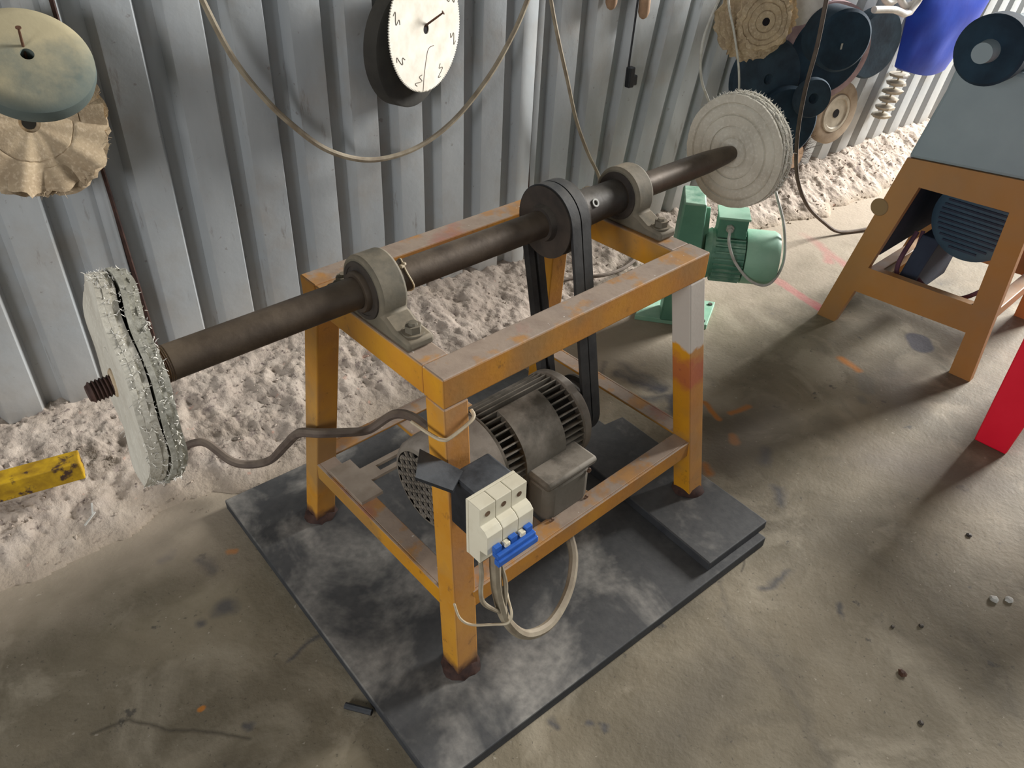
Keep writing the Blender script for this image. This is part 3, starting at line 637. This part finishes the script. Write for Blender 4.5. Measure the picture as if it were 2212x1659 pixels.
# near wheel, dished and tilted
ax2 = V((1, -.12, -.09)).normalized(); c2 = V((-.372, AY, AZ - .003))
WL_ = cloth_disc(c2 - ax2 * .0165, ax2, .149, .008, .018, 140, 22, 8, .012, .003, (.05, .09, .12), .001, 3, 8, .06).build('buffing_wheel', 'cloth', PMR, smooth=50); lab(WL_, 'frayed thick cloth buffing wheel on the threaded spindle end')
for k in range(2): cloth_disc(c2 + ax2 * (-.0088 + .0076 * k), ax2, .1495 - .0012 * (k % 2), .0080, .02, 140, 10, 12 + k, .012, .003, (), 0, 3, 8, .06).build('cloth_layer', 'cloth', WL_, smooth=50)
for k in range(3): cloth_disc(c2 + ax2 * (.0095 + .0068 * k), ax2, .151 - .0015 * k, .0072, .028, 140, 10, 16 + k, .018, .003, (), 0, 3, 8.3, .06).build('cloth_layer', 'clothg', WL_, smooth=50)
o = fringe(c2 + ax2 * .004, ax2, .149, .022, 0, 2 * PI, 1900, .009, 6).build('frayed_edge', 'fringe', WL_, fix=False); o['kind'] = 'stuff'
q = MB(); q.lathe(c2 - ax2 * .0215, ax2, [(-.003, .017), (-.001, .020), (.003, .021)], 24); lab(q.build('hub_rag', 'tan', WL_), 'frayed tan hub')

# ================================================================== THINGS ON THE WALL
def disc_lathe(name, c, ax, prof, m, parent=None, seg=64):
    q = MB(); q.lathe(c, ax, prof, seg); return q.build(name, m, parent, smooth=35)
def nail(p, d_, ln, label, r=.0028):
    q = MB(); p = V(p); d_ = V(d_).normalized(); q.tube([p, p + d_ * ln * .6, p + d_ * ln], [r, r, r * .8], 8); q.lathe(p + d_ * ln, d_, [(0, r * 1.9), (.002, r * 1.9)], 10)
    tag(q.build('wall_nail', 'nail'), label, 'nail')
# felt wheel leaning out over a rag wheel
tl = math.radians(47); fa = (WN * math.cos(tl) + UP * math.sin(tl) + WD * .05).normalized()
fc = WP(.246, .17, .998)
q = MB(); q.lathe(fc - fa * .062, fa, [(0, .09), (.004, .108), (.012, .116), (.028, .118), (.044, .116), (.055, .106), (.0615, .088), (.062, .012)], 72, caps=False); q.lathe(fc - fa * .062, fa, [(0, .012), (0, .09)], 72, caps=False); q.lathe(fc - fa * .062, fa, [(0, .012), (.062, .012)], 24, caps=False)
FW = q.build('felt_wheel', 'felt', smooth=35, loc=fc); tag(FW, 'thick worn grey-green felt wheel with a nail through its hole', 'felt wheel')
q = MB(); q.lathe(fc - fa * .05, fa, [(0, .0118), (.012, .0118)], 20); lab(q.build('bore', 'hole', FW), 'dark bore')
nail(fc - fa * .045, (fa * .75 + UP * .75), .085, 'rusty nail through the felt wheel')
# rag wheel
ra = (WN * .97 + UP * .25).normalized(); rc = WP(.215, .080, .848)
RW = cloth_disc(rc, ra, .145, .02, .014, 90, 16, 21, .06, .012, (.06, .095), .004, 4).build('rag_buff', 'tan', smooth=60); tag(RW, 'crumpled tan rag buff hanging below the felt wheel', 'rag wheel')
for k in range(4): cloth_disc(rc + ra * (.014 * (k - 2)), ra, .147 + .004 * (k % 3), .009, .02, 90, 12, 23 + k, .07, .015, (.08,), .003, 5).build('cloth_layer', 'tan', RW, smooth=60)
o = fringe(rc, ra, .145, .025, 0, 2 * PI, 260, .02, 9).build('frayed_edge', 'tan', RW, fix=False); o['kind'] = 'stuff'
# toothed disc on a dark wheel
sa = (WN * .93 - WD * -.30 + UP * .0).normalized(); sa = (WN + WD * .42).normalized()
sc = WP(1.165, .12, .940)
q = MB(); nt = 150; ring_o = []; r_out, r_in = .156, .1515; a_, u_, w2 = basis(sa)
for side in (0, .0035):
    for k in range(nt * 2):
        a = PI * k / nt; rr = r_out if k % 2 else r_in; q.v.append(tuple(sc + a_ * side + (u_ * math.cos(a) + w2 * math.sin(a)) * rr))
    for k in range(nt * 2):
        a = PI * k / nt; q.v.append(tuple(sc + a_ * side + (u_ * math.cos(a) + w2 * math.sin(a)) * .012))
N2 = nt * 2
for k in range(N2):
    j = (k + 1) % N2
    q.f += [(k, j, N2 + j, N2 + k), (2 * N2 + k, 3 * N2 + k, 3 * N2 + j, 2 * N2 + j), (k, 2 * N2 + k, 2 * N2 + j, j), (N2 + k, N2 + j, 3 * N2 + j, 3 * N2 + k)]
SD = q.build('saw_blade', 'saw', smooth=30); tag(SD, 'dusty white toothed saw blade hanging in front of a dark wheel', 'saw blade')
for i in range(8):
    a0 = 2 * PI * i / 8 + .25; pts = []
    for t in np.linspace(0, 1, 19):
        rr = .112 + .030 * t; aa = a0 + .10 * math.sin(t * 3 * PI) * (.6 + .4 * t) + .12 * t; pts.append(sc + a_ * .0036 + (u_ * math.cos(aa) + w2 * math.sin(aa)) * rr)
    q = MB(); q.tube(pts, .0011, 5); q.build('damping_slot', 'ink', SD)
q = MB(); pts = [sc + a_ * .0036 + u_ * x + w2 * y for x, y in ((-.03, -.045), (-.005, -.05), (.01, -.085), (.02, -.12), (.026, -.15))]; q.tube(spline(pts), .0009, 5); q.build('scratch', 'nail', SD)
q = MB(); q.lathe(sc - sa * .001, sa, [(0, .0125), (.0015, .0125)], 20); lab(q.build('bore', 'hole', SD), 'dark arbor hole')
nail(sc - sa * .002 + UP * .006, (sa * .6 + UP * .6 + WD * .45), .06, 'rusty nail holding the toothed saw blade')
gc = WP(1.13, .065, .888)
GW = disc_lathe('grindstone', gc, sa, [(-.02, .138), (-.016, .148), (.026, .148), (.03, .142)], 'grind'); tag(GW, 'dark thick grinding wheel behind the toothed saw blade', 'grinding wheel')
# wall cables
def wcable(name, sz, off, r, m, label, cat='cable', group=None, offs=None):
    pts = [WP(s, (offs[i] if offs else off), z) for i, (s, z) in enumerate(sz)]
    q = MB(); q.tube(spline(pts), r, 8); return tag(q.build(name, m), label, cat, group)
wcable('hanging_cable', [(.60, 1.16), (.629, 1.044), (.67, .922), (.721, .83), (.78, .752), (.87, .663), (.975, .611), (1.077, .6), (1.186, .62), (1.301, .679), (1.417, .781), (1.499, .886), (1.546, .968), (1.60, 1.08)], .06, .0075, 'cable', 'dusty beige cable sagging in a wide arc below the saw blade')
wcable('hanging_cable', [(1.60, 1.1), (1.633, .961), (1.667, .856), (1.715, .727), (1.767, .587), (1.831, .465), (1.898, .359), (1.93, .25), (1.95, .12)], .06, .006, 'cable', 'beige cable slanting down behind the main pulley')
PC = wcable('plug_cord', [(2.03, 1.05), (2.022, .924), (2.019, .841), (2.014, .74), (2.014, .70)], .03, .0035, 'blkplastic', 'thin black cord with a black plug hanging on the wall', 'cord')
q = MB(); c = WP(2.02, .035, .685); q.obox(c, WD, WN, UP, .012, .012, .034); q.obox(c + WD * .017 - UP * .012, WD, WN, UP, .012, .01, .017); q.build('plug', 'blkplastic', PC, bevel=.004, smooth=0)
wcable('hanging_cable', [(2.42, .97), (2.385, .898), (2.36, .842), (2.338, .768), (2.346, .689), (2.373, .621), (2.423, .555), (2.50, .45)], .06, .005, 'cord_w', 'pale cord bowed out beside the tan rag roll')
wcable('hanging_cable', [(2.31, 1.02), (2.33, .91), (2.385, .815), (2.43, .73), (2.46, .66), (2.48, .58), (2.485, .43)], .15, .004, 'cord_w', 'pale cord hanging straight down in front of the tan rag buff')
for s, z, nm, ln in ((1.905, .925, 'thin wooden handle tip hanging on the wall', .05), (2.055, .90, 'rounded wooden handle hanging beside the black cord', .09)):
    q = MB(); q.lathe(WP(s, .03, z - ln * .4), UP, [(0, .004), (.006, .013), (.02, .019), (.06, .019), (.20, .015), (.26, .014)], 14); tag(q.build('tool_handle', 'wood'), nm, 'handle')
wcable('drop_cable', [(2.49, 1.12), (2.506, .94), (2.518, .798), (2.512, .649), (2.537, .482), (2.60, .327), (2.72, .185), (2.88, .07), (2.98, .012), (3.12, .010)], .4, .0075, 'cabledk', 'dark cable dropping from above to the floor by the orange-legged machine', offs=[.40, .40, .40, .40, .40, .40, .40, .40, .43, .48])
q = MB(); q.tube(spline([(1.12, .90, .075), (1.253, .883, .06), (1.344, .83, .06), (1.464, .824, .055), (1.60, .86, .06), (1.70, .92, .075)]), .007, 8); tag(q.build('floor_cable', 'cabledk'), 'dark cable lying on the lint heap behind the drive belts', 'cable')
# rag roll and the dark wheels
ta = (WN - WD * .55).normalized()
tc = WP(2.48, .20, .845)
TRW = cloth_disc(tc, ta, .095, .02, .012, 80, 14, 31, .07, .008, (.035, .06, .078), .005, 4).build('rag_roll', 'tan', smooth=60); tag(TRW, 'tan spiral rag buff hanging above the right spindle wheel', 'rag wheel')
for k in range(5): cloth_disc(tc - ta * (.016 * (k + 1)), ta, .10 + .012 * k, .012, .02, 80, 10, 33 + k, .08, .012, (), 0, 5).build('cloth_layer', 'tan', TRW, smooth=60)
q = MB(); q.lathe(tc - ta * .008, ta, [(0, .0135), (.0185, .0135)], 16); lab(q.build('bore', 'hole', TRW), 'dark bore')
tag(disc_lathe('plastic_tub', WP(2.77, .06, .90), ta, [(0, .02), (.01, .075), (.07, .095), (.12, .10)], 'hosew'), 'pale round plastic tub hanging beside the tan rag buff', 'tub')
# dark felt bundle (hangs low behind the right spindle wheel)
for i, (s, off, z, r, t, m, lb) in enumerate(((2.72, .06, .595, .15, .05, 'hazedfelt', 'large dark felt wheel hanging below the tan rag buff'), (2.79, .14, .435, .14, .05, 'hazed', 'dark felt wheel hanging lowest behind the right spindle wheel'), (2.84, .215, .54, .075, .035, 'hazedfelt', 'small dark felt wheel beside the abrasive disc with a metal hub'))):
    a3 = (WN - WD * (.35 + .1 * i) + UP * .1).normalized()
    o = disc_lathe('felt_wheel', WP(s, off, z), a3, [(0, r * .9), (.01, r), (t - .01, r), (t, r * .93), (t, .02), (t - .02, .015)], m); tag(o, lb, 'felt wheel')
# black rolled wheel in front of a pink one
ba = (WN - WD * .5).normalized()
o = disc_lathe('grinding_stone', WP(2.98, .09, .685), ba, [(0, .17), (.006, .182), (.05, .184), (.056, .176), (.062, .184), (.10, .182), (.106, .15)], 'pink'); tag(o, 'large dusty pink double abrasive wheel behind the black foam drum', 'abrasive wheel')
q = MB(); q.lathe(WP(2.98, .09, .685), ba, [(.1065, .155), (.112, .15), (.114, .09)], 48); lab(q.build('dark_face', 'hazed', o), 'dark navy face')
o = disc_lathe('foam_drum', WP(2.835, .225, .772), ba, [(0, .10), (.01, .105), (.115, .108), (.125, .098)], 'hazed'); tag(o, 'black foam drum hanging in front of the pink abrasive wheel', 'foam drum')
q = MB(); c = WP(2.835, .225, .772) + ba * .126; q.obox(c + WD * -.01 - UP * .015, WD, ba, UP, .004, .002, .010); q.build('white_tag', 'cord_w', o)
o = disc_lathe('felt_wheel', WP(3.36, .08, .66), (WN - WD * .2).normalized(), [(0, .13), (.01, .138), (.06, .138), (.07, .13)], 'hazedfelt'); tag(o, 'dark felt wheel hanging beside the blue plastic bag', 'felt wheel')
# abrasive disc with hub
hc = WP(3.30, .045, .365); ha = (WN - WD * .12 + UP * .03).normalized()
o = disc_lathe('abrasive_disc', hc, ha, [(0, .125), (.004, .135), (.03, .135), (.034, .128), (.034, .088), (.030, .084)], 'abras'); tag(o, 'beige abrasive disc with a pale metal hub on the wall', 'abrasive disc')
q = MB(); q.lathe(hc + ha * .030, ha, [(0, .084), (.008, .080), (.008, .066), (.003, .062), (.003, .02)], 48); HB = lab(q.build('hub', 'hubm', o, smooth=35), 'pale metal hub')
q = MB(); q.lathe(hc + ha * .0335, ha, [(0, .019), (.001, .019)], 20); lab(q.build('bore', 'hole', o), 'dark bore')
# coarse dark brush below
q = fringe(WP(3.05, .06, .22), WN, .05, .03, 0, 2 * PI, 700, .10, 41, 1.0)
o = q.build('worn_brush', 'rustd', fix=False); tag(o, 'shaggy dark brown brush wheel hanging above the dust heap', 'brush wheel')
q = MB(); q.lathe(WP(3.05, .03, .22), WN, [(0, .05), (.06, .05)], 24); q.build('brush_core', 'wood', o)
# stack of cut collars on a string
STK = empty('collar_string', WP(3.74, .05, .26), 'string of pale ragged collars hanging beside the abrasive disc', 'collar string')
for k in range(6):
    z = .27 + k * .036; c = WP(3.735 + .012 * k, .055, z); q = MB(); q.lathe(c, UP, [(0, .030), (.004, .043), (.016, .045), (.020, .030)], 14)
    rd = random.Random(k); q.v = [tuple(V(v) + V((rd.uniform(-.006, .006), rd.uniform(-.006, .006), 0))) for v in q.v]; q.build('collar', 'hubm', STK)
q = MB(); q.tube([WP(3.735, .055, .265), WP(3.81, .055, .50), WP(3.83, .05, .62)], .004, 6); q.build('string', 'wire', STK)
# blue bag
q = MB(); nu, nv = 14, 14
cor = [WP(3.50, .17, .56), WP(3.98, .17, .49), WP(4.30, .17, 1.0), WP(3.45, .17, 1.0)]
for side in (1, -1):
    for j in range(nv):
        for i in range(nu):
            a, b = i / (nu - 1), j / (nv - 1); p = (cor[0] * (1 - a) + cor[1] * a) * (1 - b) + (cor[3] * (1 - a) + cor[2] * a) * b
            bul = .07 * (math.sin(PI * a) ** .6) * (math.sin(PI * min(b * .9 + .05, 1)) ** .5) * (.75 + .5 * float(vnoise(a * 5, b * 4 + side, 8)))
            q.v.append(tuple(p + WN * bul * side - UP * .03 * math.sin(PI * a) * (1 - b)))
n0 = nu * nv
for j in range(nv - 1):
    for i in range(nu - 1):
        k = j * nu + i; q.f += [(k, k + 1, k + nu + 1, k + nu), (n0 + k, n0 + k + nu, n0 + k + nu + 1, n0 + k + 1)]
bd_ = [i for i in range(nu)] + [j * nu + nu - 1 for j in range(1, nv)] + [(nv - 1) * nu + i for i in range(nu - 2, -1, -1)] + [j * nu for j in range(nv - 2, 0, -1)]
for i in range(len(bd_)): a, b = bd_[i], bd_[(i + 1) % len(bd_)]; q.f.append((a, n0 + a, n0 + b, b))
tag(q.build('plastic_bag', 'bluebag', smooth=60), 'bulging bright blue plastic bag hanging on the wall', 'bag')
# white hose coil and crumpled clear plastic
q = MB(); hc2 = WP(3.30, .12, .93); pts = [hc2 + WD * (.085 * math.cos(a) + .01 * math.sin(2 * a)) + UP * (.10 * math.sin(a)) + WN * .012 * a for a in np.linspace(0, 4 * PI, 60)] + [hc2 + WD * (.0) + UP * -.12 + WN * .15, hc2 - WD * .12 - UP * .10 + WN * .15, hc2 - WD * .25 - UP * .09 + WN * .14]
q.tube(spline(pts, 3), .013, 10); tag(q.build('hose_coil', 'hosew'), 'coiled white hose hanging above the pink abrasive wheel', 'hose')
q = MB(); rd = random.Random(5); pc = WP(2.93, .14, .98)
gv = [[pc + WD * (.11 * (i / 9 - .5) + rd.uniform(-.012, .012)) + UP * (.22 * (j / 9 - .5)) + WN * rd.uniform(-.03, .03) for i in range(10)] for j in range(10)]
q.v = [tuple(p) for r_ in gv for p in r_]; q.f = [(j * 10 + i, j * 10 + i + 1, j * 10 + i + 11, j * 10 + i + 10) for j in range(9) for i in range(9)]
o = q.build('plastic_sheet', 'clear', smooth=0, fix=False); o.modifiers.new('s', 'SOLIDIFY').thickness = .002; tag(o, 'crumpled clear plastic sheet hanging between tub and hose', 'plastic sheet')

# ================================================================== GREEN MACHINE
GM = empty('green_grinder', (1.42, .52, 0), 'pale green pedestal grinder with finned motor beside the wall', 'grinder')
gu = V((.62, -.785, 0)).normalized(); gw = V((gu.y * -1, gu.x, 0))     # gu: motor axis towards the camera's right, gw: across
gb = [(1.575, .487), (1.422, .411), (1.282, .613), (1.435, .69)]
q = MB(); q.hexa([(x, y, 0) for x, y in gb[::-1]], [(x, y, .018) for x, y in gb[::-1]]); BP = q.build('base_plate', 'greenlt', GM, bevel=.002, smooth=0)
for x, y in ((1.545, .487), (1.432, .435)):
    q = MB(); q.lathe((x, y, .018), UP, [(0, .008), (.004, .008)], 8); q.build('floor_bolt', 'steeldk', BP)
gc0 = V((1.395, .53, 0))
def gq(a, b, z): return gc0 + gu * a + gw * b + UP * z
q = MB(); q.hexa([gq(-.05, -.055, .0185), gq(.06, -.055, .0185), gq(.06, .055, .0185), gq(-.05, .055, .0185)], [gq(-.035, -.075, .455), gq(.035, -.075, .455), gq(.035, .075, .455), gq(-.035, .075, .455)]); q.build('column', 'green', GM, bevel=.006, smooth=40)
q = MB(); q.hexa([gq(.03, -.012, .10), gq(.085, -.012, .03), gq(.085, .0, .03), gq(.03, .0, .10)], [gq(.038, -.012, .42), gq(.055, -.012, .42), gq(.055, .0, .42), gq(.038, .0, .42)]); q.build('stiffening_rib', 'greenlt', GM, bevel=.003, smooth=0)
mc = gq(.055, 0, .262)
q = MB(); q.lathe(mc, gu, [(0, .070), (.02, .082), (.028, .078), (.125, .078)], 40); GMO = q.build('motor', 'green', GM, smooth=35)
q = MB(); q.lathe(mc + gu * .128, gu, [(0, .088), (.09, .088), (.105, .080), (.108, .06)], 40); q.build('fan_cover', 'greenlt', GMO, smooth=35)
for k in range(26):
    a = 2 * PI * k / 26; er = gw * math.cos(a) + UP * math.sin(a); et = -gw * math.sin(a) + UP * math.cos(a)
    q = MB(); q.obox(mc + gu * .077 + er * .083, gu, et, er, .046, .0022, .007); q.build('cooling_fin', 'green', GMO, smooth=0)
q = MB(); q.obox(mc + gu * .075 - gw * .0 + UP * .108 , gu, gw, UP, .045, .045, .032); GT = q.build('terminal_box', 'green', GMO, bevel=.004, smooth=0)
q = MB(); q.obox(mc + gu * .075 + UP * .143, gu, gw, UP, .049, .049, .0035); q.build('terminal_lid', 'greenlt', GT, bevel=.001, smooth=0)
gl = mc + gu * .065 - gw * .0455 + UP * .112
q = MB(); q.lathe(gl, -gw, [(0, .013), (.012, .013), (.012, .009), (.022, .008)], 6); lab(q.build('cable_gland', 'cord_w', GT, smooth=0), 'pale cable gland')
cable('motor_lead', [gl - gw * .02, gl - gw * .045 - UP * .03, gl - gw * .05 + gu * .03 - UP * .09, gl - gw * .05 + gu * .09 - UP * .15, gl - gw * .04 + gu * .15 - UP * .16, gl - gw * .0 + gu * .185 - UP * .10, gl + gw * .05 + gu * .17 + UP * .0, gl + gw * .10 + gu * .13 + UP * .09, gl + gw * .14 + gu * .10 + UP * .16], .0045, 'cord_w', GMO, label='pale motor lead looping down')
# wooden wedge under motor
q = MB(); q.obox((1.60, .62, .012), (.9, .43, 0), (-.43, .9, 0), UP, .07, .028, .012); tag(q.build('wood_offcut', 'wood', smooth=0, bevel=.001), 'short wooden offcut on the floor behind the green motor', 'offcut')

# ================================================================== RIGHT-HAND MACHINE
YM = empty('second_polisher', (2.08, -.05, 0), 'orange-legged polishing machine with blue-grey body and motor inside', 'machine')
XF, XD = 1.815, .028
def yp(poly, m, name, x=XF, t=XD, parent=YM, bev=.004):
    q = MB(); q.prism([(x, y, z) for y, z in poly], (t, 0, 0)); return q.build(name, m, parent, bevel=bev, smooth=0)
def face(x):
    q = MB(); out = [(.218, 0), (.152, 0), (.118, .138), (-.244, .150), (-.247, 0), (-.312, 0), (-.275, .632), (.096, .602)]; hole = [(.100, .232), (-.2305, .242), (-.219, .5355), (.035, .5285)]
    pts = out + hole; F = [(0, 1, 2, 8), (0, 8, 11, 7), (2, 3, 9, 8), (3, 4, 5, 9), (5, 6, 10, 9), (6, 7, 11, 10)]; n_ = 12
    q.add([(x, y, z) for y, z in pts] + [(x + XD, y, z) for y, z in pts], [f for f in F] + [tuple(i + n_ for i in f[::-1]) for f in F] + [(i, (i + 1) % 8, n_ + (i + 1) % 8, n_ + i) for i in range(8)] + [(8 + i, n_ + 8 + i, n_ + 8 + (i + 1) % 4, 8 + (i + 1) % 4) for i in range(4)])
    q.build('leg_frame', 'orange2', YM, smooth=0)
face(XF); face(2.36)
for y, z in ((.10, .185), (-.26, .19)):
    q = MB(); q.box((XF + XD, y - .02, z - .02), (2.36, y + .02, z + .02)); q.build('side_rail', 'orange2', YM, bevel=.003, smooth=0)
q = MB(); q.prism([(XF, .096, .603), (XF, -.275, .633), (XF, -.25, .885), (XF, .050, .885), (XF, .058, .80)], (.575, 0, 0)); q.build('body', 'grey2', YM, bevel=.01, smooth=0)
q = MB(); q.lathe((XF - .0025, .128, .435), (1, 0, 0), [(0, .026), (.002, .028)], 24); lab(q.build('leg_cap', 'capm', YM), 'grey round cap on the leg')
q = MB(); q.lathe((1.93, -.115, .435), (1, 0, 0), [(0, .108), (.012, .128), (.30, .128)], 48); YMO = q.build('motor', 'slate', YM, smooth=35); lab(YMO, 'slate blue motor')
for k in range(-6, 7):
    hl = math.sqrt(max(.102 ** 2 - (k * .0155) ** 2, 0))
    q = MB(); q.box((1.925, -.115 - hl, .435 + k * .0155 - .003), (1.932, -.115 + hl, .435 + k * .0155 + .003)); q.build('grille_bar', 'slatedk', YMO, smooth=0)
q = MB(); q.prism([(2.24, .09, .27), (2.24, -.24, .32), (2.24, -.24, .60), (2.24, .05, .60)], (.012, 0, 0)); q.build('rear_panel', 'slatedk', YM, smooth=0)
q = MB(); q.prism([(XF + XD, .088, .275), (2.24, .088, .275), (2.24, .045, .60), (XF + XD, .045, .60)], (0, .006, 0)); q.build('added_dark_panel', 'slatedk', YM, smooth=0)  # dark sheet added to keep the opening dark against the bright floor behind
q = MB(); q.hexa([(1.86, -.02, .13), (2.2, -.02, .13), (2.2, .03, .13), (1.86, .03, .13)], [(1.95, -.04, .34), (2.2, -.04, .34), (2.2, .02, .34), (1.95, .02, .34)]); q.build('motor_mount', 'slatedk', YM, bevel=.004, smooth=0)
cable('loop_cable', [(1.98, .03, .34), (1.93, .0, .23), (1.92, -.08, .185), (1.92, -.17, .20), (1.95, -.235, .27)], .007, 'mauve', YM)
cable('loop_cable', [(1.96, .04, .34), (1.90, .04, .22), (1.89, -.04, .15), (1.89, -.15, .14), (1.90, -.22, .17)], .008, 'mauve', YM)
q = MB(); q.lathe((1.60, -.068, .955), (1, 0, 0), [(0, .024), (.12, .034), (.14, .062), (.60, .062), (.62, .05)], 36); q.build('spindle_housing', 'grey2', YM, smooth=35)
q = MB(); q.box((1.85, -.115, .8855), (2.3, -.02, .90)); q.build('housing_foot', 'grey2', YM, bevel=.003, smooth=0)
q = MB(); q.lathe((1.64, -.068, .955), (1, 0, 0), [(0, .055), (.0, .076), (.006, .083), (.055, .083), (.06, .07)], 44); q.build('spindle_disc', 'hazed', YM, smooth=35)

# red stool whose leg reaches into view
RS = empty('plastic_stool', (1.78, -.72, 0), 'bright red plastic stool standing beside the orange-legged machine', 'stool')
scx, scy = 1.76, -.66
q = MB(); q.lathe((scx, scy, .43), UP, [(0, .215), (.02, .225), (.035, .22), (.04, .12), (.036, .05)], 36); q.build('seat', 'red', RS, smooth=40)
for sx_, sy_ in ((-1, 1), (1, 1), (-1, -1), (1, -1)):
    f0 = V((scx + sx_ * .225, scy + sy_ * .223, 0)); t0 = V((scx + sx_ * .185, scy + sy_ * .235, .43)); uu = V((sx_, 0, 0)); vv = V((0, sy_, 0))
    q = MB()
    def ell(c, wq, tq): return [c, c - uu * wq, c - uu * wq - vv * tq, c - uu * tq - vv * tq, c - uu * tq - vv * wq, c - vv * wq]
    a, b = ell(f0, .085, .014), ell(t0, .125, .014)
    q.add(a + b, [(5, 4, 3, 2, 1, 0), (6, 7, 8, 9, 10, 11)] + [(i, (i + 1) % 6, 6 + (i + 1) % 6, 6 + i) for i in range(6)]); q.build('leg', 'red', RS, bevel=.004, smooth=40)

# ================================================================== SMALL THINGS ON THE FLOOR
q = MB(); q.obox((-.52, .945, .118), (.97, -.24, .0), (.24, .97, 0), UP, .115, .026, .026); tag(q.build('yellow_bar', 'ybar', bevel=.003, smooth=0), 'scuffed yellow square bar lying on the lint heap', 'bar')
q = MB(); q.tube([(-.237, .035, .007), (-.222, .012, .008), (-.207, -.012, .010)], .0065, 8); tag(q.build('rubber_peg', 'blkplastic'), 'short black peg beside the edge of the large board', 'peg')
q = MB(); c = WP(.03, .40, float(heap_h(.03, .40)) + .012); q.obox(c, V((.8, .6, .1)).normalized(), V((-.6, .8, 0)), UP, .020, .002, .0012); q.obox(c + V((.014, .022, .006)), V((.3, .9, .3)).normalized(), V((-.95, .3, 0)), UP, .016, .0018, .0012); tag(q.build('plastic_sliver', 'cord_w', smooth=0), 'thin bent white sliver on the lint heap near the yellow bar', 'sliver')
rd = random.Random(11)
for i, (x, y, r, m, lb, cat) in enumerate(((.656, -.646, .008, 'nail', 'brown pebble on the concrete', 'pebble'), (.994, -.696, .009, 'cord_w', 'white paint chip on the concrete', 'chip'), (1.02, -.72, .008, 'cord_w', 'white paint chip on the concrete', 'chip'), (.80, -.62, .005, 'steeldk', 'small dark pebble on the concrete', 'pebble'), (.58, -.72, .005, 'steeldk', 'small dark pebble on the concrete', 'pebble'), (1.15, -.58, .006, 'steeldk', 'small dark pebble on the concrete', 'pebble'), (.75, -.58, .004, 'steeldk', 'small dark pebble on the concrete', 'pebble'))):
    q = MB(); q.lathe((x, y, 0), UP, [(0, r), (r * .5, r * 1.1), (r * .9, r * .5)], 7); q.v = [(vx + rd.uniform(-.2, .2) * r, vy + rd.uniform(-.2, .2) * r, vz) for vx, vy, vz in q.v]
    tag(q.build(cat, m, smooth=0), lb, cat, 'specks of grit on the floor')
